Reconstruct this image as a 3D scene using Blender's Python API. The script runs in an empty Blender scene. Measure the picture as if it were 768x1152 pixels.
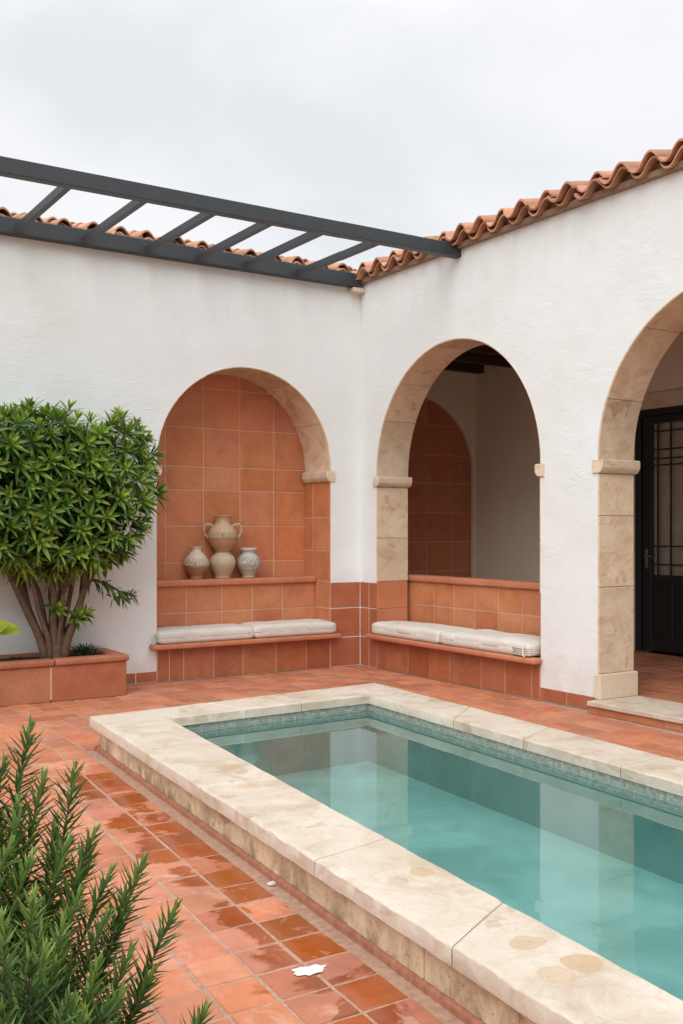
import bpy, bmesh, math, random
from mathutils import Vector, Matrix, noise
R = math.radians
random.seed(7)
scene = bpy.context.scene
COL = scene.collection

# ------------------------------------------------------------------ helpers
class MB:
    """collects shapes in world coordinates; build() links them as ONE mesh object"""
    def __init__(self): self.v, self.f, self.a = [], [], []
    def vert(self, p, a=0.5):
        self.v.append(tuple(p)); self.a.append(a); return len(self.v) - 1
    def face(self, *idx): self.f.append(tuple(idx))
    def poly(self, pts, a=0.5): self.f.append(tuple(self.vert(p, a) for p in pts))
    def box(self, lo, hi, bev=0.0, seg=2):
        bm = bmesh.new()
        bmesh.ops.create_cube(bm, size=1)
        for v in bm.verts:
            v.co = Vector(((lo[i] + hi[i]) / 2 + v.co[i] * (hi[i] - lo[i]) for i in range(3)))
        if bev > 0:
            bmesh.ops.bevel(bm, geom=bm.edges[:], offset=bev, segments=seg, affect='EDGES', profile=0.5)
        self.add(bm)
    def add(self, bm, mat=None, a=0.5):
        o = len(self.v)
        bm.verts.index_update()
        for v in bm.verts:
            self.v.append(tuple(mat @ v.co if mat else v.co)); self.a.append(a)
        for f in bm.faces: self.f.append(tuple(o + v.index for v in f.verts))
        bm.free()
    def prism(self, prof, fn, d0, d1, bev=0.0):
        """prof: closed list of (a, b); fn(a, b, d) -> world point; extruded from d0 to d1"""
        n = len(prof)
        A = [self.vert(fn(a, b, d0)) for a, b in prof]
        B = [self.vert(fn(a, b, d1)) for a, b in prof]
        for i in range(n): self.face(A[i], A[(i + 1) % n], B[(i + 1) % n], B[i])
        self.face(*A); self.face(*B[::-1])
    def tube(self, pts, rad, n=8, a=0.5, cap=True):
        pts = [Vector(p) for p in pts]
        rings = []
        up = Vector((0.31, 0.2, 0.93))
        for i, p in enumerate(pts):
            t = (pts[min(i + 1, len(pts) - 1)] - pts[max(i - 1, 0)]).normalized()
            x = t.cross(up)
            if x.length < 1e-3: x = t.cross(Vector((1, 0, 0)))
            x.normalize(); y = t.cross(x); up = x.cross(t)
            r = rad[i] if hasattr(rad, '__len__') else rad
            rings.append([self.vert(p + (x * math.cos(q) + y * math.sin(q)) * r, a)
                          for q in [2 * math.pi * k / n for k in range(n)]])
        for r0, r1 in zip(rings, rings[1:]):
            for k in range(n): self.face(r0[k], r0[(k + 1) % n], r1[(k + 1) % n], r1[k])
        if cap: self.face(*rings[0][::-1]); self.face(*rings[-1])
    def lathe(self, prof, c, n=40):
        rings = []
        for r, z in prof:
            rings.append([self.vert((c[0] + r * math.cos(2 * math.pi * k / n), c[1] + r * math.sin(2 * math.pi * k / n), c[2] + z)) for k in range(n)])
        for r0, r1 in zip(rings, rings[1:]):
            for k in range(n): self.face(r0[k], r0[(k + 1) % n], r1[(k + 1) % n], r1[k])
        self.face(*rings[0][::-1])
    def build(self, name, mat, parent=None, smooth=False, normals=True, attr=False):
        off = Vector(parent.matrix_basis.translation) if parent and parent.type == 'EMPTY' else Vector((0, 0, 0))
        if parent and parent.type != 'EMPTY' and parent.parent:
            off = Vector(parent.parent.matrix_basis.translation)
        me = bpy.data.meshes.new(name)
        me.from_pydata([tuple(Vector(p) - off) for p in self.v], [], self.f)
        if normals:
            bm = bmesh.new(); bm.from_mesh(me)
            bmesh.ops.recalc_face_normals(bm, faces=bm.faces[:])
            bm.to_mesh(me); bm.free()
        if attr:
            at = me.attributes.new('age', 'FLOAT', 'POINT')
            at.data.foreach_set('value', self.a)
        if smooth:
            me.polygons.foreach_set('use_smooth', [True] * len(me.polygons))
        me.update()
        me.materials.append(mat)
        o = bpy.data.objects.new(name, me); COL.objects.link(o)
        if parent: o.parent = parent
        return o

def thing(name, label, cat, loc=(0, 0, 0), group=None):
    o = bpy.data.objects.new(name, None); COL.objects.link(o)
    o.empty_display_size = 0.2
    o.location = loc; o['label'] = label; o['category'] = cat
    if group: o['group'] = group
    return o
def tag(o, label, cat, group=None):
    o['label'] = label; o['category'] = cat
    if group: o['group'] = group
    return o
def structure(o):
    o['kind'] = 'structure'; return o
def autosmooth(o, ang=40):
    me = o.data
    me.polygons.foreach_set('use_smooth', [True] * len(me.polygons))
    me.set_sharp_from_angle(angle=R(ang))
    return o

# ------------------------------------------------------------------ materials
class NT:
    def __init__(self, name):
        self.m = bpy.data.materials.new(name); self.m.use_nodes = True
        self.t = self.m.node_tree; self.n = self.t.nodes; self.l = self.t.links
        self.b = self.n['Principled BSDF']; self.out = self.n['Material Output']
        self.pos = None
    def node(self, ty, **kw):
        x = self.n.new(ty)
        for k, v in kw.items(): setattr(x, k, v)
        return x
    def put(self, sock, v):
        if isinstance(v, bpy.types.NodeSocket): self.l.new(v, sock)
        elif isinstance(v, (tuple, list)) and sock.type == 'RGBA' and len(v) == 3: sock.default_value = (*v, 1)
        else: sock.default_value = v
    def P(self):
        if not self.pos: self.pos = self.node('ShaderNodeNewGeometry').outputs['Position']
        return self.pos
    def island(self): return self.node('ShaderNodeNewGeometry').outputs['Random Per Island']
    def scaled(self, sc, src=None):
        x = self.node('ShaderNodeMapping'); self.l.new(src or self.P(), x.inputs['Vector']); x.inputs['Scale'].default_value = sc
        return x.outputs[0]
    def noise(self, scale, detail=4, rough=.55, vec=None, dist=0):
        x = self.node('ShaderNodeTexNoise'); self.l.new(vec or self.P(), x.inputs['Vector'])
        x.inputs['Scale'].default_value = scale; x.inputs['Detail'].default_value = detail
        x.inputs['Roughness'].default_value = rough; x.inputs['Distortion'].default_value = dist
        return x.outputs['Fac']
    def ramp(self, fac, *stops, interp='LINEAR'):
        x = self.node('ShaderNodeValToRGB'); self.put(x.inputs[0], fac); cr = x.color_ramp; cr.interpolation = interp
        while len(cr.elements) < len(stops): cr.elements.new(.5)
        for e, (p, c) in zip(cr.elements, stops):
            e.position = p
            e.color = (c, c, c, 1) if not hasattr(c, '__len__') else (*c, 1)
        return x.outputs[0]
    def mix(self, fac, a, b, mode='MIX'):
        x = self.node('ShaderNodeMix', data_type='RGBA', blend_type=mode)
        self.put(x.inputs[0], fac); self.put(x.inputs[6], a); self.put(x.inputs[7], b)
        return x.outputs[2]
    def math(self, op, a, b=0.0, c=0.0, clamp=False):
        x = self.node('ShaderNodeMath', operation=op, use_clamp=clamp)
        for s, v in zip(x.inputs, (a, b, c)): self.put(s, v)
        return x.outputs[0]
    def sep(self):
        x = self.node('ShaderNodeSeparateXYZ'); self.l.new(self.P(), x.inputs[0]); return x.outputs
    def hsv(self, col, h=.5, s=1., v=1.):
        x = self.node('ShaderNodeHueSaturation')
        self.put(x.inputs['Hue'], h); self.put(x.inputs['Saturation'], s); self.put(x.inputs['Value'], v); self.put(x.inputs['Color'], col)
        return x.outputs[0]
    def bump(self, h, strength=.3, dist=.01, normal=None):
        x = self.node('ShaderNodeBump'); self.put(x.inputs['Height'], h)
        x.inputs['Strength'].default_value = strength; x.inputs['Distance'].default_value = dist
        if normal: self.l.new(normal, x.inputs['Normal'])
        return x.outputs[0]
    def done(self, col=None, rough=None, normal=None, spec=None):
        if col is not None: self.put(self.b.inputs['Base Color'], col)
        if rough is not None: self.put(self.b.inputs['Roughness'], rough)
        if normal is not None: self.put(self.b.inputs['Normal'], normal)
        if spec is not None: self.put(self.b.inputs['Specular IOR Level'], spec)
        return self.m

def plaster(name, col):
    t = NT(name)
    a = t.noise(1.3, 5, .6); b = t.noise(9, 6, .65, dist=.6); f = t.noise(55, 4, .6)
    s = t.noise(3.2, 3, .5, vec=t.scaled((1.0, 1.0, .35)), dist=1.2)
    c = t.mix(t.ramp(a, (.3, 0.), (.75, 1.)), col, tuple(x * k for x, k in zip(col, (.93, .915, .89))))
    c = t.mix(t.ramp(b, (.62, 0.), (.8, .5)), c, tuple(x * k for x, k in zip(col, (.88, .85, .80))))
    z = t.sep()[2]
    base = t.math('MULTIPLY', t.ramp(t.math('MULTIPLY', z, .25), (.02, 1.), (.14, 0.)), t.ramp(s, (.4, 0.), (.7, .55)))
    c = t.mix(base, c, (.55, .44, .34))
    eave_streak = t.noise(5, 4, .6, vec=t.scaled((1.6, 1.6, .12)), dist=.3)
    top = t.math('MULTIPLY', t.ramp(t.math('MULTIPLY', z, .2), (.66, 0.), (.82, .28)), t.ramp(eave_streak, (.42, 0.), (.68, 1.)))  # rain-like streaks; the warm shade under the eave is painted into the plaster
    c = t.mix(top, c, tuple(x * k for x, k in zip(col, (.80, .75, .69))))
    trow = t.noise(7, 7, .62, vec=t.scaled((1, 1, 2.2)), dist=1.6)
    patch = t.ramp(t.noise(1.7, 3, .5), (.42, .25), (.62, 1.))
    h = t.math('ADD', t.math('MULTIPLY', t.math('MULTIPLY', trow, patch), .55), t.math('MULTIPLY', f, .12))
    h = t.math('ADD', h, t.math('MULTIPLY', t.noise(2.2, 3, .5), 1.6))
    return t.done(c, .92, t.bump(h, .5, .018), .2)

def terracotta(name, col, val=.5, wet=False, joint=None, rough=.72):
    t = NT(name)
    isl = t.island()
    n1 = t.noise(5, 5, .65, dist=.4); n2 = t.noise(28, 5, .65); n3 = t.noise(140, 3, .6)
    lt = tuple(min(1, x * k) for x, k in zip(col, (1.12, 1.22, 1.32))); dk = tuple(x * k for x, k in zip(col, (.66, .6, .58)))
    c = t.mix(t.ramp(n1, (.3, 0.), (.72, 1.)), col, lt)
    c = t.mix(t.ramp(t.noise(2.3, 6, .7, dist=1.2), (.45, 0.), (.72, .62)), c, dk)
    c = t.mix(t.ramp(n2, (.5, 0.), (.82, .35)), c, dk)
    c = t.mix(t.ramp(n3, (.62, 0.), (.76, .16)), c, dk)
    c = t.hsv(c, t.math('ADD', .497, t.math('MULTIPLY', t.math('FRACT', t.math('MULTIPLY', isl, 7.13)), .009)),
              t.math('ADD', .94, t.math('MULTIPLY', t.math('FRACT', t.math('MULTIPLY', isl, 17.7)), .1)),
              t.math('ADD', 1 - val / 2, t.math('MULTIPLY', isl, val)))
    h = t.math('ADD', t.math('MULTIPLY', n1, .6), t.math('MULTIPLY', n2, .25))
    rg = t.math('ADD', rough - .12, t.math('MULTIPLY', n2, .22))
    if wet:
        x, y, z = t.sep()
        # distance from the pool's west kerb, which is where the splashes lie
        edge = t.math('SUBTRACT', t.math('ADD', -3.844, t.math('MULTIPLY', t.math('ADD', y, 2.64), .083)), x)
        near = t.ramp(edge, (.0, .0), (.03, 1.), (.28, 1.), (.75, 0.0))
        inr = t.math('MULTIPLY', near, t.ramp(t.math('MULTIPLY', t.math('ADD', y, 10.), .1), (.2, 1.), (.66, 1.), (.78, .0)))
        pn = t.noise(2.6, 5, .6, dist=.5)
        tile = t.math('MULTIPLY', t.math('SUBTRACT', t.math('FRACT', t.math('MULTIPLY', isl, 3.7)), .5), .16)
        m = t.math('ADD', t.math('ADD', pn, tile), t.math('MULTIPLY', t.math('SUBTRACT', inr, 1.), .6))
        film = t.ramp(m, (.435, 0.), (.48, 1.))
        pool = t.ramp(m, (.47, 0.), (.53, 1.))
        c = t.mix(t.math('MULTIPLY', film, .9), c, t.hsv(c, .497, 1.2, .60))
        # lime bloom left by dried splashes
        ln = t.noise(4.1, 6, .7, vec=t.scaled((1, 1, 1)), dist=1.0)
        lm = t.math('MULTIPLY', t.ramp(ln, (.55, 0.), (.62, .5)), t.ramp(edge, (.0, .3), (.4, .7), (1.2, .0)))
        lm = t.math('MULTIPLY', lm, t.math('SUBTRACT', 1., film))
        c = t.mix(lm, c, (.62, .44, .35))
        rg = t.math('ADD', t.math('MULTIPLY', rg, t.math('SUBTRACT', 1., film)), t.math('MULTIPLY', film, .16))
        rg = t.math('MULTIPLY', rg, t.math('SUBTRACT', 1., t.math('MULTIPLY', pool, .2)))
        h = t.math('MULTIPLY', h, t.math('SUBTRACT', 1., t.math('MULTIPLY', film, .8)))
    return t.done(c, rg, t.bump(h, .5, .008), .35)

def stone(name, base, light, dark, stain=.5, stainz=None, island=.18, pits=True, stainat=.635, spots=()):
    t = NT(name)
    n1 = t.noise(3.0, 6, .62, dist=.8); n2 = t.noise(14, 6, .7, dist=.5); n3 = t.noise(75, 4, .6)
    ve = t.noise(4.5, 6, .68, vec=t.scaled((.8, .8, 1.5)), dist=.9)
    c = t.mix(t.ramp(n1, (.32, 0.), (.66, 1.)), light, base)
    c = t.mix(t.ramp(ve, (.5, 0.), (.72, .75)), c, dark)
    c = t.mix(t.ramp(n2, (.55, 0.), (.75, .5)), c, dark)
    s = t.noise(4.2, 4, .55, dist=.3)
    c = t.mix(t.ramp(s, (stainat, 0.), (stainat + .02, stain), (stainat + .1, stain * .75)), c, tuple(x * k for x, k in zip(dark, (.82, .68, .5))))
    if spots:
        wob = t.math('MULTIPLY', t.math('SUBTRACT', t.noise(13, 5, .6), .5), 1.5)
        x, y, z = t.sep()
        tot = None
        for sx, sy, ra, rb, k in spots:
            dx = t.math('MULTIPLY', t.math('SUBTRACT', x, sx), 1 / ra); dy = t.math('MULTIPLY', t.math('SUBTRACT', y, sy), 1 / rb)
            d = t.math('ADD', t.math('SQRT', t.math('ADD', t.math('MULTIPLY', dx, dx), t.math('MULTIPLY', dy, dy))), wob)
            f = t.math('MULTIPLY', t.ramp(t.math('MULTIPLY', d, .5), (.40, .75), (.47, .95), (.5, 0.)), k)
            tot = f if tot is None else t.math('MAXIMUM', tot, f)
        c = t.mix(tot, c, (.47, .32, .19))
    if stainz:
        z = t.sep()[2]
        lo = t.ramp(t.math('MULTIPLY', z, 1 / stainz), (.0, 1.), (1., .15))
        bl = t.ramp(t.noise(5.5, 5, .65, vec=t.scaled((1, 1, .6)), dist=.5), (.44, 0.), (.58, .85))
        c = t.mix(t.math('MULTIPLY', lo, bl), c, (.15, .085, .045))
    isl = t.island()
    c = t.hsv(c, .5, 1., t.math('ADD', 1 - island / 2, t.math('MULTIPLY', isl, island)))
    h = t.math('ADD', t.math('MULTIPLY', n2, .7), t.math('MULTIPLY', n3, .25))
    if pits:
        p = t.ramp(t.noise(38 if pits is True else 62, 3, .5, vec=t.scaled((1, 1, 1.8))), (.27, 0.), (.36, 1.))
        h = t.math('ADD', h, t.math('MULTIPLY', p, .9 * float(pits)))
        c = t.mix(t.math('MULTIPLY', t.math('SUBTRACT', 1., p), .5 * float(pits)), c, tuple(x * .5 for x in dark))
    return t.done(c, .72, t.bump(h, .45, .012), .3)

def simple(name, col, rough=.6, nscale=20, var=.15, bump=.2, spec=.4, metal=0):
    t = NT(name)
    n = t.noise(nscale, 5, .6); n2 = t.noise(nscale * .15, 3, .5)
    c = t.mix(t.ramp(n, (.3, 0.), (.7, 1.)), tuple(x * (1 - var) for x in col), tuple(min(1, x * (1 + var)) for x in col))
    c = t.mix(t.ramp(n2, (.4, 0.), (.7, var)), c, tuple(x * .6 for x in col))
    t.b.inputs['Metallic'].default_value = metal
    return t.done(c, t.math('ADD', rough - .06, t.math('MULTIPLY', n, .12)), t.bump(n, bump, .004), spec)

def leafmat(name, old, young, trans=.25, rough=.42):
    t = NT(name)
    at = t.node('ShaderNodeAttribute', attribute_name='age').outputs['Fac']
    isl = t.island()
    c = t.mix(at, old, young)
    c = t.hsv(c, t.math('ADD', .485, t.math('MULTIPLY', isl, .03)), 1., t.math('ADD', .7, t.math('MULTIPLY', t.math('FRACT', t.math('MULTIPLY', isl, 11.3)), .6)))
    t.done(c, rough, None, .28)
    tr = t.node('ShaderNodeBsdfTranslucent'); t.l.new(t.hsv(c, .48, 1.1, 1.3), tr.inputs['Color'])
    ms = t.node('ShaderNodeMixShader'); ms.inputs[0].default_value = trans
    t.l.new(t.b.outputs[0], ms.inputs[1]); t.l.new(tr.outputs[0], ms.inputs[2]); t.l.new(ms.outputs[0], t.out.inputs['Surface'])
    return t.m

SPOTS = [(-3.742, -4.378, 0.070, 0.060, 0.90), (-3.846, -4.794, 0.060, 0.050, 0.60), (-3.792, -5.243, 0.050, 0.035, 0.70), (-3.893, -6.224, 0.045, 0.045, 0.90), (-4.020, -6.253, 0.030, 0.045, 0.60), (-3.802, -6.237, 0.035, 0.030, 0.50), (-3.978, -6.693, 0.035, 0.035, 0.45), (-3.981, -7.103, 0.065, 0.060, 0.95), (-4.016, -6.901, 0.060, 0.050, 0.75), (-4.097, -7.111, 0.055, 0.055, 0.55), (-4.362, -6.993, 0.020, 0.020, 0.50)]
M = {}
M['plaster'] = plaster('white_lime_plaster', (.775, .81, .812))
M['inner_plaster'] = plaster('gallery_plaster', (.86, .775, .67))
M['tile_floor'] = terracotta('terracotta_floor', (.49, .170, .089), .34, wet=True, rough=.62)
M['tile_gallery'] = terracotta('terracotta_gallery', (.46, .175, .095), .3, rough=.5)
M['tile_wall'] = terracotta('terracotta_wall', (.50, .178, .080), .12, rough=.6)
M['tile_base'] = terracotta('terracotta_base', (.37, .112, .050), .16, rough=.5)
M['tile_seat'] = terracotta('terracotta_seat', (.49, .178, .085), .08, rough=.6)
M['tile_roof'] = terracotta('terracotta_roof', (.47, .225, .13), .55, rough=.8)
M['planter'] = terracotta('terracotta_planter', (.37, .125, .062), .06, rough=.62)
M['grout'] = simple('grout', (.41, .255, .18), .9, 30, .25, .4)
M['grout_wall'] = simple('wall_grout', (.62, .41, .29), .9, 30, .12, .3)
M['mortar'] = simple('mortar', (.27, .18, .12), .9, 25, .2, .6)
M['coping'] = stone('travertine_coping', (.53, .445, .35), (.62, .55, .46), (.39, .285, .19), .35, island=.10, pits=.3, stainat=.63, spots=SPOTS)
M['kerb'] = stone('travertine_kerb', (.60, .45, .29), (.70, .56, .39), (.36, .22, .11), .6, stainz=.15, island=.32)
M['archstone'] = stone('arch_limestone', (.60, .45, .305), (.72, .59, .445), (.40, .26, .15), .45, island=.3)
M['jambstone'] = stone('jamb_limestone', (.58, .45, .31), (.68, .56, .42), (.43, .285, .165), .4, island=.26)
M['impost'] = stone('impost_limestone', (.62, .50, .37), (.70, .60, .47), (.48, .34, .22), .2)
M['metal'] = simple('grey_painted_steel', (.034, .041, .046), .5, 18, .12, .1, .5)
M['door'] = simple('black_painted_wood', (.012, .013, .014), .42, 30, .2, .15, .5)
M['wood'] = simple('dark_ceiling_wood', (.05, .03, .02), .7, 22, .3, .4)
M['curtain'] = simple('beige_curtain', (.74, .64, .52), .9, 14, .15, .2)
M['brass'] = simple('worn_iron', (.25, .24, .22), .4, 30, .2, .1, .5, .8)
M['fabric'] = None
M['soil'] = simple('dark_soil', (.035, .024, .017), .95, 60, .5, 1.0)
M['earth'] = simple('bare_earth', (.23, .17, .12), .95, 3, .2, .5)
M['bark'] = simple('shrub_bark', (.115, .07, .043), .85, 26, .35, .9)
M['twig'] = simple('rosemary_twig', (.10, .085, .04), .85, 60, .3, .5)
M['flake'] = simple('white_paint_flake', (.70, .66, .62), .5, 40, .06, .3)
M['strap'] = simple('cotton_tape', (.72, .68, .62), .9, 60, .1, .3)

def fabric():
    t = NT('cushion_linen')
    n = t.noise(5, 4, .5); w = t.noise(420, 2, .5)
    c = t.mix(t.ramp(n, (.3, 0.), (.7, 1.)), (.68, .645, .59), (.60, .565, .51))
    cr = t.noise(6.5, 4, .55, vec=t.scaled((1, 1, .5)), dist=1.8)
    h = t.math('ADD', t.math('MULTIPLY', cr, 1.), t.math('MULTIPLY', w, .05))
    t.b.inputs['Sheen Weight'].default_value = .15
    return t.done(c, .95, t.bump(h, .55, .018), .1)
M['fabric'] = fabric()

def clay(name, body, slip, dark, z0, band, pattern=True):
    """glazed pot: band = (low, high) heights of a painted band above z0"""
    t = NT(name)
    z = t.math('SUBTRACT', t.sep()[2], z0)
    n = t.noise(18, 5, .65, dist=.6); n2 = t.noise(70, 3, .6); n3 = t.noise(9, 3, .5)
    zz = t.math('ADD', z, t.math('MULTIPLY', t.math('SUBTRACT', n3, .5), .05))
    c = t.mix(t.ramp(zz, (max(band[0] - .01, 0), 0.), (band[0] + .015, 1.)), body, slip)
    c = t.mix(t.ramp(n, (.56, 0.), (.72, .55)), c, tuple(x * .62 for x in body))
    if pattern:
        inb = t.math('MULTIPLY', t.math('GREATER_THAN', zz, band[0] + .012), t.math('LESS_THAN', zz, band[1]))
        wv = t.noise(34, 2, .5, vec=t.scaled((1, 1, .8)), dist=2.6)
        ln = t.ramp(wv, (.50, 0.), (.525, 1.), (.57, 1.), (.595, 0.))
        c = t.mix(t.math('MULTIPLY', t.math('MULTIPLY', inb, ln), .85), c, dark)
        e1 = t.math('LESS_THAN', t.math('ABSOLUTE', t.math('SUBTRACT', z, band[0])), .004)
        c = t.mix(t.math('MULTIPLY', e1, .6), c, dark)
    c = t.mix(t.ramp(n2, (.63, 0.), (.7, .35)), c, tuple(x * .5 for x in body))
    return t.done(c, t.math('ADD', .42, t.math('MULTIPLY', n, .3)), t.bump(t.math('ADD', n, t.math('MULTIPLY', n2, .4)), .35, .006), .4)

def mosaic():
    t = NT('green_glass_mosaic')
    isl = t.island()
    c = t.ramp(isl, (0., (.21, .235, .205)), (.5, (.27, .295, .26)), (1., (.35, .37, .33)))
    return t.done(c, .3, t.bump(t.noise(90, 2), .1, .002), .5)
M['mosaic'] = mosaic()

def basin(name, k):
    t = NT(name)
    n = t.noise(.9, 2, .45, dist=.6); n2 = t.noise(2.2, 1, .5, dist=.8)
    K = lambda *c: tuple(x * k for x in c)
    n4 = t.noise(2.4, 5, .6, dist=1.5)
    c = t.mix(t.ramp(n, (.3, 0.), (.7, 1.)), K(.185, .325, .29), K(.255, .41, .37))
    c = t.mix(t.ramp(n2, (.45, 0.), (.75, .6)), c, K(.14, .26, .23))
    c = t.mix(t.ramp(n4, (.5, 0.), (.68, .35)), c, K(.30, .48, .44))
    return t.done(c, .8, None, .2)
M['basin'] = basin('teal_pool_floor', 1.)
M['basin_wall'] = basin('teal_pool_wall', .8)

def water():
    t = NT('clear_pool_water')
    tr = t.node('ShaderNodeBsdfTransparent'); tr.inputs[0].default_value = (.76, .92, .92, 1)
    gl = t.node('ShaderNodeBsdfGlossy'); gl.inputs['Roughness'].default_value = .012; gl.inputs[0].default_value = (1, 1, 1, 1)
    fr = t.node('ShaderNodeFresnel')
    # the node inverts the index on back faces; feed it the inverse there so both sides pass the same light
    bf = t.node('ShaderNodeNewGeometry').outputs['Backfacing']
    t.l.new(t.math('ADD', 1.333, t.math('MULTIPLY', bf, .75019 - 1.333)), fr.inputs['IOR'])
    h = t.noise(1.3, 0, .4)
    bp = t.bump(h, .012, .04)
    t.l.new(bp, gl.inputs['Normal']); t.l.new(bp, fr.inputs['Normal'])
    ms = t.node('ShaderNodeMixShader')
    t.l.new(fr.outputs[0], ms.inputs[0]); t.l.new(tr.outputs[0], ms.inputs[1]); t.l.new(gl.outputs[0], ms.inputs[2])
    t.l.new(ms.outputs[0], t.out.inputs['Surface'])
    return t.m
M['water'] = water()

def glass():
    t = NT('door_glass')
    t.b.inputs['Transmission Weight'].default_value = .0
    tr = t.node('ShaderNodeBsdfTransparent'); tr.inputs[0].default_value = (.93, .93, .91, 1)
    gl = t.node('ShaderNodeBsdfGlossy'); gl.inputs['Roughness'].default_value = .03
    fr = t.node('ShaderNodeFresnel'); fr.inputs['IOR'].default_value = 1.5
    ms = t.node('ShaderNodeMixShader')
    t.l.new(fr.outputs[0], ms.inputs[0]); t.l.new(tr.outputs[0], ms.inputs[1]); t.l.new(gl.outputs[0], ms.inputs[2])
    t.l.new(ms.outputs[0], t.out.inputs['Surface'])
    return t.m
M['glass'] = glass()
M['leaf'] = leafmat('shrub_leaf', (.028, .085, .015), (.30, .44, .065))
M['rosemary'] = leafmat('rosemary_needle', (.020, .062, .016), (.22, .34, .075), .12, .5)
M['hosta'] = leafmat('lime_leaf', (.22, .34, .03), (.52, .60, .09), .3)

# ------------------------------------------------------------------ building blocks
PA = lambda s, d, z: (s, d, z)       # back wall: faces the court along -Y
PB = lambda s, d, z: (d, s, z)       # arcade wall: faces the court along -X

def arch_wall(mb, P, s0, s1, zt, opens, d0, d1, zb=0.0, nseg=40):
    """wall from s0 to s1 with arched openings (centre, radius, spring, sill)"""
    def quad(pts):
        for d in (d0, d1): mb.poly([P(s, d, z) for s, z in pts])
    cur = s0
    for c, r, zs, sill in sorted(opens):
        quad([(cur, zb), (c - r, zb), (c - r, zt), (cur, zt)])
        pts = [(c - r * math.cos(math.pi * k / nseg), zs + r * math.sin(math.pi * k / nseg)) for k in range(nseg + 1)]
        for a, b in zip(pts, pts[1:]): quad([a, b, (b[0], zt), (a[0], zt)])
        if sill > zb: quad([(c - r, zb), (c + r, zb), (c + r, sill), (c - r, sill)])
        rim = [(c - r, max(sill, zb))] + pts + [(c + r, max(sill, zb))]
        for a, b in zip(rim, rim[1:]):
            mb.poly([P(a[0], d0, a[1]), P(b[0], d0, b[1]), P(b[0], d1, b[1]), P(a[0], d1, a[1])])
        cur = c + r
    quad([(cur, zb), (s1, zb), (s1, zt), (cur, zt)])
    mb.poly([P(s0, d0, zt), P(s1, d0, zt), P(s1, d1, zt), P(s0, d1, zt)])
    for s in (s0, s1): mb.poly([P(s, d0, zb), P(s, d1, zb), P(s, d1, zt), P(s, d0, zt)])

def weld(o):
    bm = bmesh.new(); bm.from_mesh(o.data)
    bmesh.ops.remove_doubles(bm, verts=bm.verts[:], dist=1e-5)
    bmesh.ops.recalc_face_normals(bm, faces=bm.faces[:])
    bm.to_mesh(o.data); bm.free(); return o

def voussoirs(mb, P, c, r, zs, zfoot, th, d0, d1, n=7):
    """soffit lining as cut stones with narrow joints"""
    stilt = zs - zfoot
    L = math.pi * r + 2 * stilt
    def pt(q, rr):
        q = min(max(q, 0), L)
        if q < stilt: return (c - rr, zfoot + q)
        if q > L - stilt: return (c + rr, zfoot + (L - q))
        a = (q - stilt) / r
        return (c - rr * math.cos(a), zs + rr * math.sin(a))
    cuts = [0]
    for k in range(1, n): cuts.append(L * (k + random.uniform(-.12, .12)) / n)
    cuts.append(L)
    for a, b in zip(cuts, cuts[1:]):
        a += .0025; b -= .0025; m = 9
        dep = random.uniform(0, .0025)
        ring = []
        for k in range(m + 1):
            q = a + (b - a) * k / m
            i, o = pt(q, r + dep), pt(q, r + th)
            ic = pt(q, r + dep + .006)
            ring.append([mb.vert(P(*x)) for x in ((ic[0], d0, ic[1]), (i[0], d0 + .006, i[1]), (i[0], d1, i[1]), (o[0], d1, o[1]), (o[0], d0, o[1]))])
        for r0, r1 in zip(ring, ring[1:]):
            for j in range(5): mb.face(r0[j], r0[(j + 1) % 5], r1[(j + 1) % 5], r1[j])
        mb.face(*ring[0]); mb.face(*ring[-1][::-1])

def impost(P, s_in, side, z0, z1, d0, d1, name, mat, parent, out=.05):
    """moulded springer block projecting `out` into the opening; side=+1 opens towards +s"""
    mb = MB()
    hgt = z1 - z0
    prof = [(-.06, z0), (out * .35, z0 + .004), (out * .7, z0 + hgt * .18), (out * .95, z0 + hgt * .38), (out, z0 + hgt * .5), (out, z1 - .012), (out - .01, z1), (-.06, z1)]
    # front edge gently rounded
    mb.prism([(s_in + side * a, b) for a, b in prof], lambda a, b, d: P(a, d, b), d0 + .006, d1)
    sm = [(a - (.006 if a > 0 else 0), min(max(b, z0 + .005), z1 - .005)) for a, b in prof]
    A = [mb.vert(P(s_in + side * a, d0, b)) for a, b in sm]
    mb.face(*A)
    n = len(prof)
    for i in range(n): mb.face(A[i], A[(i + 1) % n], (i + 1) % n, i)
    o = mb.build(name, mat, parent); return autosmooth(o, 35)

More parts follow.
